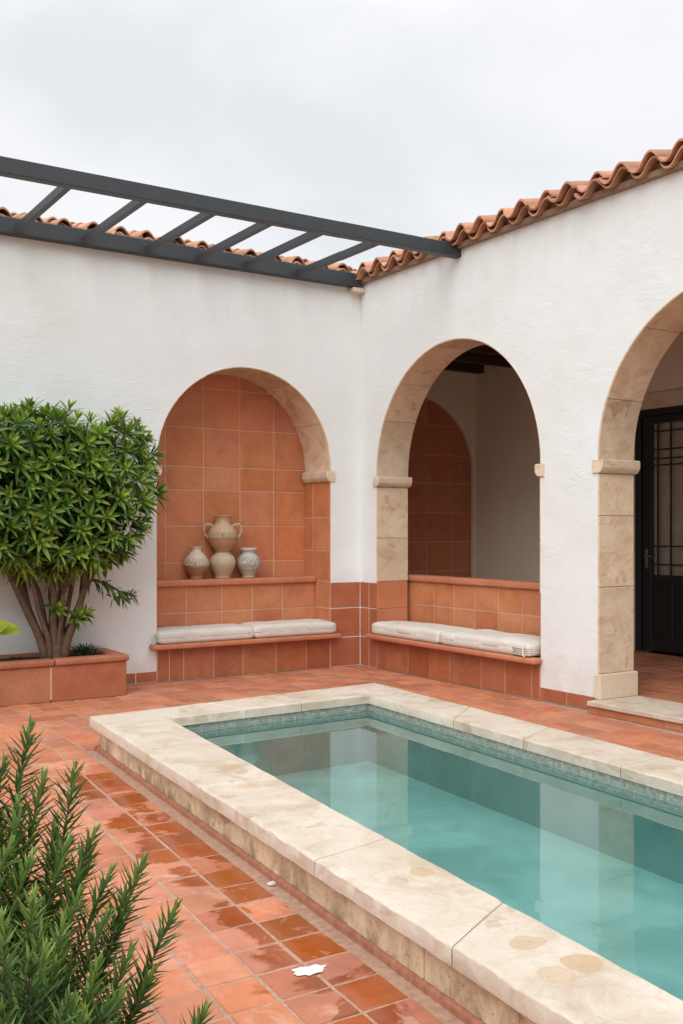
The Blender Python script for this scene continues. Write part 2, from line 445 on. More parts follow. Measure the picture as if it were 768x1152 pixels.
def tile_sheet(mb, O, U, V, N, us, vs, th=.012, gap=.005, jitter=.0012, skip=None):
    """individually set tiles on a plane: O origin, U/V unit axes, N outward normal"""
    O, U, V, N = Vector(O), Vector(U), Vector(V), Vector(N)
    if .011 < th < .02: th = .0055
    for u0, u1 in zip(us, us[1:]):
        for v0, v1 in zip(vs, vs[1:]):
            if skip and skip((u0 + u1) / 2, (v0 + v1) / 2): continue
            g = gap / 2; b = .003
            dz = random.uniform(-jitter, jitter); tx, ty = random.uniform(-jitter, jitter), random.uniform(-jitter, jitter)
            def pt(u, v, h): return O + U * u + V * v + N * h
            lo = [(u0 + g, v0 + g), (u1 - g, v0 + g), (u1 - g, v1 - g), (u0 + g, v1 - g)]
            hi = [(u0 + g + b, v0 + g + b), (u1 - g - b, v0 + g + b), (u1 - g - b, v1 - g - b), (u0 + g + b, v1 - g - b)]
            if u1 - u0 < 3 * g + 2 * b or v1 - v0 < 3 * g + 2 * b: continue
            A = [mb.vert(pt(*q, 0)) for q in lo]; B = [mb.vert(pt(*q, th - b + dz)) for q in lo]
            sg = [(-1, -1), (1, -1), (1, 1), (-1, 1)]
            T = [mb.vert(pt(*q, th + dz + tx * s[0] + ty * s[1])) for q, s in zip(hi, sg)]
            for i in range(4):
                j = (i + 1) % 4
                mb.face(A[i], A[j], B[j], B[i]); mb.face(B[i], B[j], T[j], T[i])
            mb.face(*T)

def steps(a, b, st, first=None):
    out = [a]
    x = a + (first if first else st)
    while x < b - .02: out.append(x); x += st
    out.append(b); return out

def roof_tiles(mb, P, s0, s1, d_eave, z_eave, slope, rows, keep, pitch=.272, length=.36, expo=.3):
    """interlocking wavy clay tiles, lower course doubled"""
    n = 14
    for k in range(int((s1 - s0) / pitch) + 1):
        for rw in range(-1, rows):
            sc = s0 + pitch * k
            start = rw < 0
            r_ = max(rw, 0)
            d_a = d_eave + r_ * expo + random.uniform(-.022, .022) + (.02 if start else 0)
            d_b = d_a + length
            if not keep(sc + pitch / 2, (d_a + d_b) / 2): continue
            tw = random.uniform(-.05, .05); lift = random.uniform(-.007, .009); sh = random.uniform(-.012, .012)
            th = .017
            def surf(u, d, top):
                a = .053 * (1 + (.0 if start else .06))
                w = math.sin(u * 2 * math.pi)
                w = w if w > 0 else -abs(w) ** .8 * 1.0
                z = a * w + (d - d_eave) * slope + z_eave + .052
                z += .022 * (1 - (d - d_a) / length) * (0 if start else 1) + lift - (.030 if start else 0)
                z += tw * (u - .5) * pitch
                if top: z += th
                return P(sc + sh + u * pitch * 1.03, d, z)
            T0 = [mb.vert(surf(i / n, d_a, 1)) for i in range(n + 1)]; T1 = [mb.vert(surf(i / n, d_b, 1)) for i in range(n + 1)]
            B0 = [mb.vert(surf(i / n, d_a, 0)) for i in range(n + 1)]; B1 = [mb.vert(surf(i / n, d_b, 0)) for i in range(n + 1)]
            for i in range(n):
                mb.face(T0[i], T0[i + 1], T1[i + 1], T1[i]); mb.face(B0[i + 1], B0[i], B1[i], B1[i + 1])
                mb.face(B0[i], B0[i + 1], T0[i + 1], T0[i]); mb.face(B1[i + 1], B1[i], T1[i], T1[i + 1])
            mb.face(T0[0], T1[0], B1[0], B0[0]); mb.face(T0[n], B0[n], B1[n], T1[n])

# ------------------------------------------------------------------ setting: ground, paving
def holed(mb, x0, y0, x1, y1, z):
    """flat sheet with the pool's excavation left open"""
    hole = [(-3.62, -2.80), (-1.62, -2.62), (-2.02, -8.55), (-4.28, -8.55)]
    rect = [(x0, y1), (x1, y1), (x1, y0), (x0, y0)]
    H = [mb.vert((*p, z)) for p in hole]; Q = [mb.vert((*p, z)) for p in rect]
    for i in range(4):
        j = (i + 1) % 4; mb.face(Q[i], Q[j], H[j], H[i])
g = MB(); holed(g, -400, -400, 400, 400, -.05)
structure(g.build('ground', M['earth']))

# pool outline measured on the kerb: outer coping corners and inner coping corners
ow = lambda y: -3.868 + .0835 * (y + 2.58)      # outer west edge of the coping
iw = lambda y: -3.453 + .1065 * (y + 2.92)       # inner west edge
oe = lambda y: -1.44 + .065 * (y + 2.36)        # outer east edge
ie = lambda y: -1.832 + .073 * (y + 2.847)      # inner east edge
on_ = lambda x: -2.359 + .0917 * (x + 1.44)     # outer north edge
YS_IN, YS_OUT = -8.35, -8.8
XW, ZT = -10.0, 0.0

def warp(u, v): return (u + .083 * min(0., v + 2.4), v)
floor = MB()
tw_, tl_ = .183, .2
nu, nv = 60, 48
for i in range(-nu, 1):
    for j in range(-nv, 0):
        u0, u1 = -.036 + i * tw_, min(-.014, -.036 + (i + 1) * tw_)
        v0, v1 = -.012 + j * tl_, -.012 + (j + 1) * tl_
        cs = [warp(u0, v0), warp(u1, v0), warp(u1, v1), warp(u0, v1)]
        mx, my = sum(c[0] for c in cs) / 4, sum(c[1] for c in cs) / 4
        if ow(my) + .03 < mx < oe(my) - .12 and YS_OUT + .1 < my < on_(mx) - .12: continue
        if mx > -.01: continue
        gp, b = .0065, .004
        dz = random.uniform(-.0015, .0015); tx, ty = random.uniform(-.0016, .0016), random.uniform(-.0016, .0016)
        c = Vector((mx, my))
        def ins(p, k):
            q = Vector(p); d = c - q
            return q + Vector((math.copysign(k, d.x), math.copysign(k, d.y)))
        jx, jy = random.uniform(-.002, .002), random.uniform(-.002, .002)
        A, B, T = [], [], []
        for p, s in zip(cs, ((-1, -1), (1, -1), (1, 1), (-1, 1))):
            a = ins(p, gp); t = ins(p, gp + b)
            A.append(floor.vert((a.x + jx, a.y + jy, -.012))); B.append(floor.vert((a.x + jx, a.y + jy, -.003 + dz)))
            T.append(floor.vert((t.x + jx, t.y + jy, dz + tx * s[0] + ty * s[1])))
        for a in range(4):
            q = (a + 1) % 4
            floor.face(A[a], A[q], B[q], B[a]); floor.face(B[a], B[q], T[q], T[a])
        floor.face(*T)
structure(floor.build('courtyard_paving', M['tile_floor']))
gb = MB(); holed(gb, -11.2, -10.2, 0, 0, -.0035)
structure(gb.build('paving_joints', M['grout']))

# ------------------------------------------------------------------ back wall with the niche
NA = (-1.341, .969, 2.10)
bw = thing('courtyard_wall', 'long white plastered wall holding the tiled niche, with a red tile eave on top', 'wall', (-3, 0, 0))
m = MB(); arch_wall(m, PA, -9.0, -.0005, 4.16, [(NA[0], NA[1] + .012, NA[2], 0)], 0, .52)
weld(m.build('wall', M['plaster'], bw))
m = MB(); m.box((-2.5, .535, 0), (-.2, .62, 3.3))
m.build('niche_grout', M['grout_wall'], bw)
m = MB()
cols = [-2.40, -1.915, -1.505, -1.125, -.745, -.27]
cols = [-2.44, -2.0, -1.58, -1.16, -.755, -.33]
tile_sheet(m, (0, .535, 0), (1, 0, 0), (0, 0, 1), (0, -1, 0), cols, [.90, 1.12, 1.49, 1.86, 2.10, 2.50, 2.91, 3.32], .012, .010)
m.build('niche_tiling', M['tile_wall'], bw)
m = MB(); voussoirs(m, PA, NA[0], NA[1], NA[2], 2.075, .012, -.002, .523, 6)
m.build('archivolt', M['archstone'], bw)
for sd in (-1, 1):
    m = MB()
    sx = NA[0] + sd * NA[1]
    # tiled cheek of the niche
    tile_sheet(m, (sx + sd * .010, 0, 0), (0, 1, 0), (0, 0, 1), (-sd, 0, 0), [.001, .35, .522], [.002, .3, .62, .905, 1.23, 1.58, 1.96], .0085, .008)
    m.build('jamb_tiling', M['tile_wall'], bw)
    m = MB(); m.box((min(sx + sd * .03, sx + sd * .0045), .004, 0), (max(sx + sd * .03, sx + sd * .0045), .52, 1.96)); m.build('jamb_grout', M['grout_wall'], bw)
    impost(PA, sx, -sd, 1.955, 2.072, -.012, .50, 'impost', M['impost'], bw, .045)
m = MB(); roof_tiles(m, PA, -9.0, 2.4, -.02, 4.128, .24, 7, lambda s, d: s < max(-.12, d - .1)); 
autosmooth(m.build('roof', M['tile_roof'], bw), 50)
m = MB(); m.box((-9.0, .01, 4.162), (-.1, .5, 4.215), .01); m.build('eave_mortar', M['mortar'], bw)
m = MB()
tile_sheet(m, (0, 0, 0), (1, 0, 0), (0, 0, 1), (0, -1, 0), [NA[0] + NA[1] + .004, -.004], [.002, .31, .62, .895], .012, .009)
m.build('wainscot', M['tile_base'], bw)
m = MB()
tile_sheet(m, (0, 0, 0), (1, 0, 0), (0, 0, 1), (0, -1, 0), steps(-2.83, NA[0] - NA[1] - .008, .3), [.002, .105], .012, .009)
m.build('skirting', M['tile_base'], bw)
m = MB(); m.box((-.155, -.10, 3.975), (-.006, -.004, 4.022), .006); m.build('corner_block', M['impost'], bw)

# ------------------------------------------------------------------ arcade with its gallery
r1 = 1.212
B1, B2 = (-1.53, r1, 2.03), (-4.627, r1, 2.03)
WT = .40
ar = thing('arcade', 'white plastered gallery with two stone lined arches and a wavy red tile eave', 'arcade', (0, -4, 0))
m = MB(); arch_wall(m, PB, -9.0, 1.44, 4.13, [(B1[0], B1[1] + .014, B1[2], 0), (B2[0], B2[1] + .014, B2[2], 0), (-7.60, 1.2, 2.03, 0)], 0, WT)  # third opening is out of view, added to let more light into the gallery
weld(m.build('wall', M['plaster'], ar))
for (c, r, zs) in (B1, B2):
    m = MB(); voussoirs(m, PB, c, r, zs, 2.012, .014, -.002, WT + .003, 7)
    m.build('archivolt', M['archstone'], ar)
    for sd in (-1, 1):
        sy = c + sd * r
        impost(PB, sy, -sd, 1.90, 2.01, -.016, WT + .02, 'impost', M['impost'], ar, .05)
        m = MB()
        zz = [.905, 1.36, 1.90] if c == B1[0] else [.30, .99, 1.56, 1.90]
        for a, b in zip(zz, zz[1:]):
            lo, hi = sorted((sy, sy + sd * .014))
            m.box((-.003, lo, a + .002), (WT + .003, hi, b - .002), .005, 1)
        m.build('jamb_stone', M['jambstone'], ar)
        if c == B2[0]:
            m = MB(); lo, hi = sorted((sy - sd * .03, sy + sd * .03))
            m.box((-.02, lo, .10), (WT + .02, hi, .30), .008, 2); m.build('plinth', M['impost'], ar)
        else:
            m = MB()
            tile_sheet(m, (0, sy + sd * .013, 0), (1, 0, 0), (0, 0, 1), (0, -sd, 0), [.001, WT], [.37, .62, .905], .011, .006)
            m.build('jamb_tiling', M['tile_wall'], ar)
# tiled dado between the corner and the first arch
m = MB(); tile_sheet(m, (0, 0, 0), (0, 1, 0), (0, 0, 1), (-1, 0, 0), [B1[0] + r1 + .003, -.17, -.004], [.002, .31, .62, .895], .012, .009)
m.build('wainscot', M['tile_base'], ar)
m = MB()
tile_sheet(m, (0, 0, 0), (0, 1, 0), (0, 0, 1), (-1, 0, 0), [-3.40, -3.06, -2.748], [.002, .115], .014, .005)
m.build('skirting', M['tile_base'], ar); m = MB()
tile_sheet(m, (0, 0, 0), (0, 1, 0), (0, 0, 1), (-1, 0, 0), steps(-6.38, -5.85, .27), [.002, .115], .014, .005)
m.build('skirting', M['tile_base'], ar)
# raised stone threshold of the second arch with tiled riser
m = MB(); 
for a, b in ((-5.86, -4.95), (-4.947, -4.05), (-4.047, -3.405)): m.box((-.13, a, .062), (WT + .02, b, .10), .006, 2)
m.build('threshold', M['coping'], ar)
m = MB(); m.box((-.10, -5.85, 0), (.0, -3.42, .06)); m.build('threshold_bed', M['grout_wall'], ar)
m = MB(); tile_sheet(m, (-.10, 0, 0), (0, 1, 0), (0, 0, 1), (-1, 0, 0), steps(-5.86, -3.405, .34), [.002, .061], .014, .006)
m.build('step_riser', M['tile_wall'], ar)
# rooms behind
GX, GY = 2.82, 1.44
DOOR = (-2.98, -1.28, 2.78)
m = MB()
m.box((GX, DOOR[1], .0), (GX + .3, GY + .3, 4.3)); m.box((GX, -9, .0), (GX + .3, DOOR[0], 4.3)); m.box((GX, DOOR[0], DOOR[2]), (GX + .3, DOOR[1], 4.3))
m.build('rear_wall', M['inner_plaster'], ar)
m = MB(); m.box((GX - .03, DOOR[0] - .12, DOOR[2] + .002), (GX - .001, DOOR[1] + .5, DOOR[2] + .17), .006); m.build('lintel', M['impost'], ar)
m = MB(); arch_wall(m, PA, WT, GX, 4.1, [(1.80, .985, 2.2, .1)], GY, GY + .05); weld(m.build('end_wall', M['inner_plaster'], ar))
m = MB(); m.box((WT, GY + .062, 0), (GX, GY + .2, 4.1)); m.build('end_grout', M['grout_wall'], ar)
m = MB(); tile_sheet(m, (0, GY + .062, 0), (1, 0, 0), (0, 0, 1), (0, -1, 0), [.8, 1.22, 1.62, 2.05, 2.46, 2.85], [.1, .5, .91, 1.29, 1.67, 2.06, 2.43, 2.82, 3.22], .012, .010)
m.build('end_tiling', M['tile_wall'], ar)
m = MB(); m.box((WT, -9.0, 0), (GX, -8.9, 4.1)); m.build('far_end_wall', M['inner_plaster'], ar)
m = MB(); m.box((WT, -8.9, 3.66), (GX, GY, 3.70)); ce = m.build('ceiling', M['wood'], ar)
y = GY - .12
while y > -8.8:
    m = MB(); m.box((WT - .01, y - .06, 3.53), (GX + .01, y + .06, 3.665), .006, 1); m.build('ceiling_beam', M['wood'], ce); y -= .62
m = MB(); roof_tiles(m, PB, -9.0, 2.4, -.14, 4.105, .26, 10, lambda s, d: s < max(.06, d + .05))
autosmooth(m.build('roof', M['tile_roof'], ar), 50)
m = MB(); m.box((-.05, -9.0, 4.072), (.2, -.02, 4.125), .008); m.box((.0, -9.0, 4.126), (.3, -.02, 4.19), .008); m.build('eave_mortar', M['mortar'], ar)
# gallery floor (its own level)
gf = MB(); tile_sheet(gf, (WT + .02, -8.9, .0935), (1, 0, 0), (0, 1, 0), (0, 0, 1), steps(0, GX - WT - .02, .2), steps(0, GY + 8.9, .2), .012, .008)
structure(gf.build('gallery_paving', M['tile_gallery']))
gf = MB(); gf.box((WT + .001, -8.9, .0), (GX, GY, .094)); structure(gf.build('gallery_floor', M['grout']))

# ------------------------------------------------------------------ door
dr = thing('door', 'tall black double door with glazed and barred upper panels in the gallery', 'door', (GX, (DOOR[0] + DOOR[1]) / 2, .1))
fx = GX + .02
m = MB()
m.box((fx, DOOR[1] - .075, .1), (fx + .10, DOOR[1], DOOR[2]), .005, 1); m.box((fx, DOOR[0], .1), (fx + .10, DOOR[0] + .075, DOOR[2]), .005, 1)
m.box((fx, DOOR[0] + .075, DOOR[2] - .075), (fx + .10, DOOR[1] - .075, DOOR[2]), .005, 1)
m.build('frame', M['door'], dr)
mid = (DOOR[0] + DOOR[1]) / 2
for sd in (1, -1):
    ya, yb = (mid + .003, DOOR[1] - .08) if sd > 0 else (DOOR[0] + .08, mid - .003)
    x0, x1 = fx + .03, fx + .075
    st, zb, zt = .125, .115, DOOR[2] - .08
    g0, g1 = .955, 2.62
    m = MB()
    m.box((x0, ya, zb), (x1, ya + st, zt), .004, 1); m.box((x0, yb - st, zb), (x1, yb, zt), .004, 1)
    m.box((x0 + .001, ya + st, g1), (x1 - .001, yb - st, zt), .004, 1)
    m.box((x0 + .001, ya + st, .86), (x1 - .001, yb - st, g0), .004, 1)
    m.box((x0 + .001, ya + st, zb), (x1 - .001, yb - st, .26), .004, 1)
    m.box((x0 + .002, (ya + yb) / 2 - .03, .26), (x1 - .002, (ya + yb) / 2 + .03, .86), .004, 1)
    m.box((x0 + .02, ya + st, .26), (x1 - .015, yb - st, .86))
    for a, b in ((ya + st, (ya + yb) / 2 - .03), ((ya + yb) / 2 + .03, yb - st)):
        m.box((x0 + .008, a + .035, .295), (x0 + .03, b - .035, .825), .01, 2)
    lf = m.build('leaf', M['door'], dr)
    m = MB(); m.box((x0 + .022, ya + st - .005, g0), (x0 + .027, yb - st + .005, g1)); m.build('pane', M['glass'], lf)
    m = MB()
    wd = yb - ya - 2 * st
    for q in (.16, .5, .84):
        yy = ya + st + wd * q; m.box((x0 + .004, yy - .009, g0), (x0 + .02, yy + .009, g1), .002, 1)
    for zq in (1.07, 1.27, 2.16, 2.23, 2.33, 2.53):
        m.box((x0 + .002, ya + st, zq - .008), (x0 + .021, yb - st, zq + .008), .002, 1)
    m.build('grille', M['door'], lf)
    m = MB()
    n = 40
    a0 = [m.vert((x0 + .06 + .012 * math.sin(k * 1.3), ya + st - .06 + (wd + .12) * k / n, g0 - .05)) for k in range(n + 1)]
    a1 = [m.vert((x0 + .06 + .010 * math.sin(k * 1.3 + .3), ya + st - .06 + (wd + .12) * k / n, g1 + .05)) for k in range(n + 1)]
    for k in range(n): m.face(a0[k], a0[k + 1], a1[k + 1], a1[k])
    m.build('curtain', M['curtain'], lf, smooth=True, normals=False)
    if sd > 0:
        m = MB(); yy = yb - st / 2
        m.box((x0 - .008, yy - .02, 1.02), (x0, yy + .02, 1.24), .003, 1)
        m.tube([(x0 - .005, yy, 1.16), (x0 - .05, yy, 1.16), (x0 - .055, yy - .03, 1.16), (x0 - .05, yy - .11, 1.155)], .009, 8)
        m.tube([(x0 - .004, yy, 1.06), (x0 - .02, yy, 1.06)], .012, 10)
        autosmooth(m.build('handle', M['brass'], lf))
m = MB(); m.box((GX + .31, DOOR[0] - .3, 0), (GX + .34, DOOR[1] + .3, 3.0)); m.build('backing', M['door'], dr)

# ------------------------------------------------------------------ pergola
pg = thing('pergola', 'dark grey steel pergola of two long beams and slanting rafters above the back wall', 'pergola', (-2.2, -.8, 4.0))
m = MB(); m.box((-8.2, -.105, 4.03), (-.075, -.003, 4.168), .004, 1); m.build('beam', M['metal'], pg)
m = MB(); m.box((-8.2, -1.70, 4.0), (.02, -1.61, 4.118), .004, 1); m.build('beam', M['metal'], pg)
for x in (-4.85, -4.26, -3.66, -3.05, -2.45, -1.92, -1.41, -.82):
    m = MB(); m.box((x - .024, -1.609, 4.035), (x + .024, -.106, 4.107), .003, 1); m.build('rafter', M['metal'], pg)
m = MB(); m.box((-8.2, -1.71, 0), (-8.09, -1.60, 4.0), .004, 1); m.build('post', M['metal'], pg)

# ------------------------------------------------------------------ benches
def slab(lo, hi, mat, name, parent):
    m = MB(); m.box(lo, hi, .016, 3); return autosmooth(m.build(name, mat, parent), 35)
SZ = .362
ba = thing('bench', 'built in tiled bench inside the arched niche, under the shelf of pots', 'bench', (NA[0], .1, 0))
slab((-2.40, -.115, SZ - .05), (-.30, -.001, SZ), M['tile_seat'], 'seat', ba)
# seat continues into the niche
m = MB(); m.box((NA[0] - NA[1] + .003, -.0005, SZ - .05), (NA[0] + NA[1] - .003, .30, SZ - .004)); m.build('seat_inner', M['tile_seat'], ba)
m = MB(); m.box((-2.31, .004, 0), (-.373, .10, SZ - .051)); m.build('base_grout', M['grout_wall'], ba)
m = MB(); tile_sheet(m, (0, .004, 0), (1, 0, 0), (0, 0, 1), (0, -1, 0), [-2.31, -2.19, -2.04, -1.72, -1.40, -1.02, -.66, -.373], [.002, SZ - .052], .012, .009)
m.build('base', M['tile_base'], ba)
m = MB(); m.box((NA[0] - NA[1] + .003, .315, SZ - .05), (NA[0] + NA[1] - .003, .52, .885)); bk = m.build('backrest', M['grout_wall'], ba)
m = MB(); tile_sheet(m, (0, .315, 0), (1, 0, 0), (0, 0, 1), (0, -1, 0), [-2.306, -1.87, -1.48, -1.13, -.77, -.376], [SZ, .62, .884], .012, .010); m.build('backrest_tiling', M['tile_wall'], bk)
m = MB(); m.box((NA[0] - NA[1] + .004, .265, .886), (NA[0] + NA[1] - .004, .522, .948), .014, 3); autosmooth(m.build('shelf', M['tile_seat'], bk), 35)

bb = thing('bench', 'built in tiled bench filling the first arch, with a low tiled parapet behind', 'bench', (.1, B1[0], 0))
y0, y1 = B1[0] - r1, B1[0] + r1
slab((-.115, y0 - .04, SZ - .05), (-.001, y1 + .06, SZ), M['tile_seat'], 'seat', bb)
m = MB(); m.box((-.0005, y0 + .003, SZ - .05), (WT + .06, y1 - .003, SZ - .004)); m.build('seat_inner', M['tile_seat'], bb)
m = MB(); m.box((.004, y0 - .02, 0), (.10, y1 + .02, SZ - .051)); m.build('base_grout', M['grout_wall'], bb)
m = MB(); tile_sheet(m, (.004, 0, 0), (0, 1, 0), (0, 0, 1), (-1, 0, 0), [y0, y0 + .10, -2.30, -1.98, -1.66, -1.52, -1.22, -.86, -.51, y1], [.002, SZ - .052], .012, .009)
m.build('base', M['tile_base'], bb)
m = MB(); m.box((WT + .06, y0 - .1, SZ - .05), (WT + .17, y1 + .1, .90)); bk = m.build('backrest', M['grout_wall'], bb)
m = MB(); tile_sheet(m, (WT + .06, 0, 0), (0, 1, 0), (0, 0, 1), (-1, 0, 0), [y0 - .1, -2.36, -2.03, -1.70, -1.35, -1.03, -.70, y1 + .1], [SZ, .66, .90], .012, .010); m.build('backrest_tiling', M['tile_wall'], bk)
m = MB(); m.box((WT + .02, y0 - .1, .902), (WT + .21, y1 + .1, .965), .014, 3); autosmooth(m.build('capping', M['tile_seat'], bk), 35)

# cushions
def cushion(label, lo, hi, seed, tie=None):
    cx, cy = (lo[0] + hi[0]) / 2, (lo[1] + hi[1]) / 2
    t = thing('seat_cushion', label, 'cushion', (cx, cy, lo[2]), 'off white seat cushions on the tiled benches')
    sx, sy, sz = hi[0] - lo[0], hi[1] - lo[1], hi[2] - lo[2]
    bm = bmesh.new(); bmesh.ops.create_cube(bm, size=1)
    bmesh.ops.subdivide_edges(bm, edges=bm.edges[:], cuts=22, use_grid_fill=True)
    rr = .036
    for v in bm.verts:
        p = Vector((v.co.x * sx, v.co.y * sy, v.co.z * sz))
        core = Vector((max(-sx / 2 + rr, min(sx / 2 - rr, p.x)), max(-sy / 2 + rr, min(sy / 2 - rr, p.y)), max(-sz / 2 + rr, min(sz / 2 - rr, p.z))))
        d = p - core
        if d.length > 1e-6: p = core + d.normalized() * rr
        ex, ey = 1 - (2 * abs(p.x) / sx) ** 4, 1 - (2 * abs(p.y) / sy) ** 4
        q = noise.noise(Vector((p.x * 3.5 + seed * 7, p.y * 3.5, 1.3)))
        q2 = noise.noise(Vector((p.x * 9 + seed, p.y * 9, p.z * 14)))
        if p.z > 0: p.z +=   .016 * max(0, ex * ey) - .008 + q * .013 + q2 * .004
        side = 1 + .010 * math.cos(p.z / sz * math.pi) / .05 * .05
        p.x *= side; p.y *= side
        p.x += q2 * .005; p.y += q * .005
        if p.z < -sz / 2 + .004: p.z = -sz / 2
        v.co = p
    m = MB(); m.add(bm, Matrix.Translation((cx, cy, (lo[2] + hi[2]) / 2)))
    o = m.build('cushion_pad', M['fabric'], t, smooth=True)
    if tie:
        m = MB()
        for k in range(2):
            bx, by = tie[0], tie[1] + .03 * k
            pts = [(bx, by, hi[2] - .02), (bx - tie[2] * .03, by - .01, hi[2] - .035), (bx - tie[2] * .035, by - .02, hi[2] - .07), (bx - tie[2] * .01, by - .012 - .01 * k, lo[2] + .005), (bx - tie[2] * .05, by - .04, lo[2] + .006)]
            m.tube(pts, .006, 6)
        m.build('tie', M['strap'], t, smooth=True)
    return t
CZ = (SZ + .001, SZ + .128)
cushion('left of two off white cushions on the bench in the tiled niche', (-2.33, -.10, CZ[0]), (-1.315, .30, CZ[1]), 1, (-2.335, -.02, 1))
cushion('right of two off white cushions on the niche bench, nearer the wall corner', (-1.31, -.10, CZ[0]), (-.345, .30, CZ[1] + .003), 2)
cushion('off white cushion on the first arch bench, the one nearer the wall corner', (-.095, -1.47, CZ[0]), (.40, -.34, CZ[1]), 3)
c4 = cushion('off white cushion with cotton ties on the arch bench, beside the white pillar', (-.095, -2.70, CZ[0]), (.40, -1.475, CZ[1] + .004), 4)
m = MB()
for k in range(4):
    zc = CZ[0] + .022 + k * .018
    m.tube([(-.101 - .003, -2.52, zc), (-.104, -2.62, zc - .002), (-.098, -2.695, zc + .002), (-.06, -2.712, zc)], .005, 6)
m.build('fold', M['fabric'], c4, smooth=True)
m = MB(); m.tube([(-.11, -2.66, CZ[1] - .01), (-.125, -2.67, CZ[1] - .04), (-.118, -2.66, CZ[0] + .02), (-.13, -2.69, CZ[0] + .012)], .007, 6); m.build('tie', M['strap'], c4, smooth=True)

# ------------------------------------------------------------------ pottery on the shelf
SH, PY = .949, .395
def spl(pts, n=6):
    out = []
    for i in range(len(pts) - 1):
        p0, p1, p2, p3 = pts[max(i - 1, 0)], pts[i], pts[i + 1], pts[min(i + 2, len(pts) - 1)]
        for k in range(n):
            t = k / n
            out.append(tuple(.5 * ((2 * b) + (-a + c) * t + (2 * a - 5 * b + 4 * c - d) * t * t + (-a + 3 * b - 3 * c + d) * t ** 3) for a, b, c, d in zip(p0, p1, p2, p3)))
    out.append(pts[-1]); return out
def pot(label, x, z, prof, mat, y=PY):
    t = thing('clay_pot', label, 'pot', (x, y, z), 'painted clay pots on the niche shelf')
    r, zt = prof[-1]
    inner = [(r - .014, zt - .003), (r - .02, zt - .03), (r - .012, zt - .07), (r + .02, zt - .12)]
    m = MB(); m.lathe(spl(prof) + inner, (x, y, z)); m.build('body', mat, t, smooth=True)
    return t
x1 = -1.70
pot('low red brown pot with white painted shoulder, leftmost on the niche shelf', -1.725, SH,
    [(.058, 0), (.066, .006), (.062, .03), (.082, .06), (.118, .115), (.130, .155), (.122, .195), (.085, .245), (.055, .28), (.048, .305), (.056, .323), (.057, .33)],
    clay('pot_clay_red', (.34, .18, .10), (.56, .50, .41), (.12, .06, .035), SH, (.13, .215)))
pot('squat cream pot carrying the large two handled jar on top', -1.43, SH,
    [(.076, 0), (.084, .006), (.085, .03), (.108, .085), (.130, .14), (.133, .175), (.118, .22), (.085, .25), (.078, .262), (.082, .272)],
    clay('pot_clay_cream', (.42, .325, .22), (.49, .405, .295), (.42, .33, .22), SH, (.11, .19)))
pot('squat pot with blue black painted pattern, rightmost on the niche shelf', -1.13, SH,
    [(.062, 0), (.07, .006), (.068, .025), (.095, .075), (.124, .13), (.128, .165), (.112, .21), (.078, .245), (.066, .258), (.07, .275), (.088, .288), (.09, .305), (.084, .312)],
    clay('pot_clay_blue', (.42, .37, .29), (.50, .48, .42), (.055, .065, .075), SH, (.08, .225)))
JX, JZ = -1.43, SH + .274
am = thing('amphora', 'large buff two handled jar standing on the squat cream pot', 'jar', (JX, PY, JZ), 'painted clay pots on the niche shelf')
jm = clay('jar_clay', (.42, .25, .125), (.47, .34, .215), (.12, .09, .07), JZ, (.135, .21), True)
prof = [(.07, 0), (.078, .005), (.085, .02), (.125, .07), (.150, .125), (.152, .135), (.156, .15), (.150, .19), (.125, .24), (.09, .275), (.076, .30), (.074, .33), (.082, .355), (.095, .366), (.096, .374)]
m = MB(); m.lathe(spl(prof) + [(.08, .372), (.066, .35), (.066, .31), (.1, .25)], (JX, PY, JZ)); m.build('body', jm, am, smooth=True)
for sd in (-1, 1):
    m = MB(); ca, sa = math.cos(R(-18)) * sd, math.sin(R(-18)) * sd * .9
    pts = [(.10, .262), (.15, .285), (.186, .27), (.198, .225), (.185, .175), (.145, .14)]
    pts = spl(pts, 5)
    m.tube([(JX + a * ca, PY + a * sa, JZ + b) for a, b in pts], [.017 - .006 * math.sin(math.pi * i / (len(pts) - 1)) for i in range(len(pts))], 10)
    m.build('handle', jm, am, smooth=True)

# ------------------------------------------------------------------ pool
pl = thing('pool', 'raised rectangular swimming pool with thick pale stone coping and teal inside', 'pool', (-2.9, -5.5, 0))
OUT = [(ow(-2.58), -2.581), (oe(-2.36), -2.359), (oe(YS_OUT), YS_OUT), (ow(YS_OUT), YS_OUT)]
INN = [(-3.453, -2.92), (-1.832, -2.847), (ie(YS_IN), YS_IN), (iw(YS_IN), YS_IN)]
OUT = [Vector(p) for p in OUT]; INN = [Vector(p) for p in INN]
ZC0, ZC1, WZ = .156, .22, .104
# kerb face stones
m = MB(); ins = .045
cen = Vector((-2.9, -5.5))
KB = [p + Vector((math.copysign(ins, cen.x - p.x), math.copysign(ins, cen.y - p.y))) for p in OUT]
for i in range(4):
    a, b = KB[i], KB[(i + 1) % 4]
    L = (b - a).length; d = (b - a) / L; nrm = Vector((d.y, -d.x))
    if nrm.dot(cen - (a + b) / 2) < 0: nrm = -nrm
    q = 0.
    while q < L - .05:
        w = random.uniform(.34, .52); e = min(L, q + w)
        if L - e < .2: e = L
        dep = random.uniform(0, .004)
        p0, p1 = a + d * (q + .0025) + nrm * dep, a + d * (e - .0025) + nrm * dep
        h0, h1 = .002, ZC0
        pts = [p0, p1, p1 + nrm * .08, p0 + nrm * .08]
        bmx = bmesh.new()
        vs = [bmx.verts.new((p.x, p.y, h)) for h in (h0, h1) for p in pts]
        for f in ((0, 1, 2, 3), (4, 7, 6, 5), (0, 4, 5, 1), (1, 5, 6, 2), (2, 6, 7, 3), (3, 7, 4, 0)): bmx.faces.new([vs[j] for j in f])
        bmesh.ops.bevel(bmx, geom=bmx.edges[:], offset=.004, segments=1, affect='EDGES')
        m.add(bmx); q = e
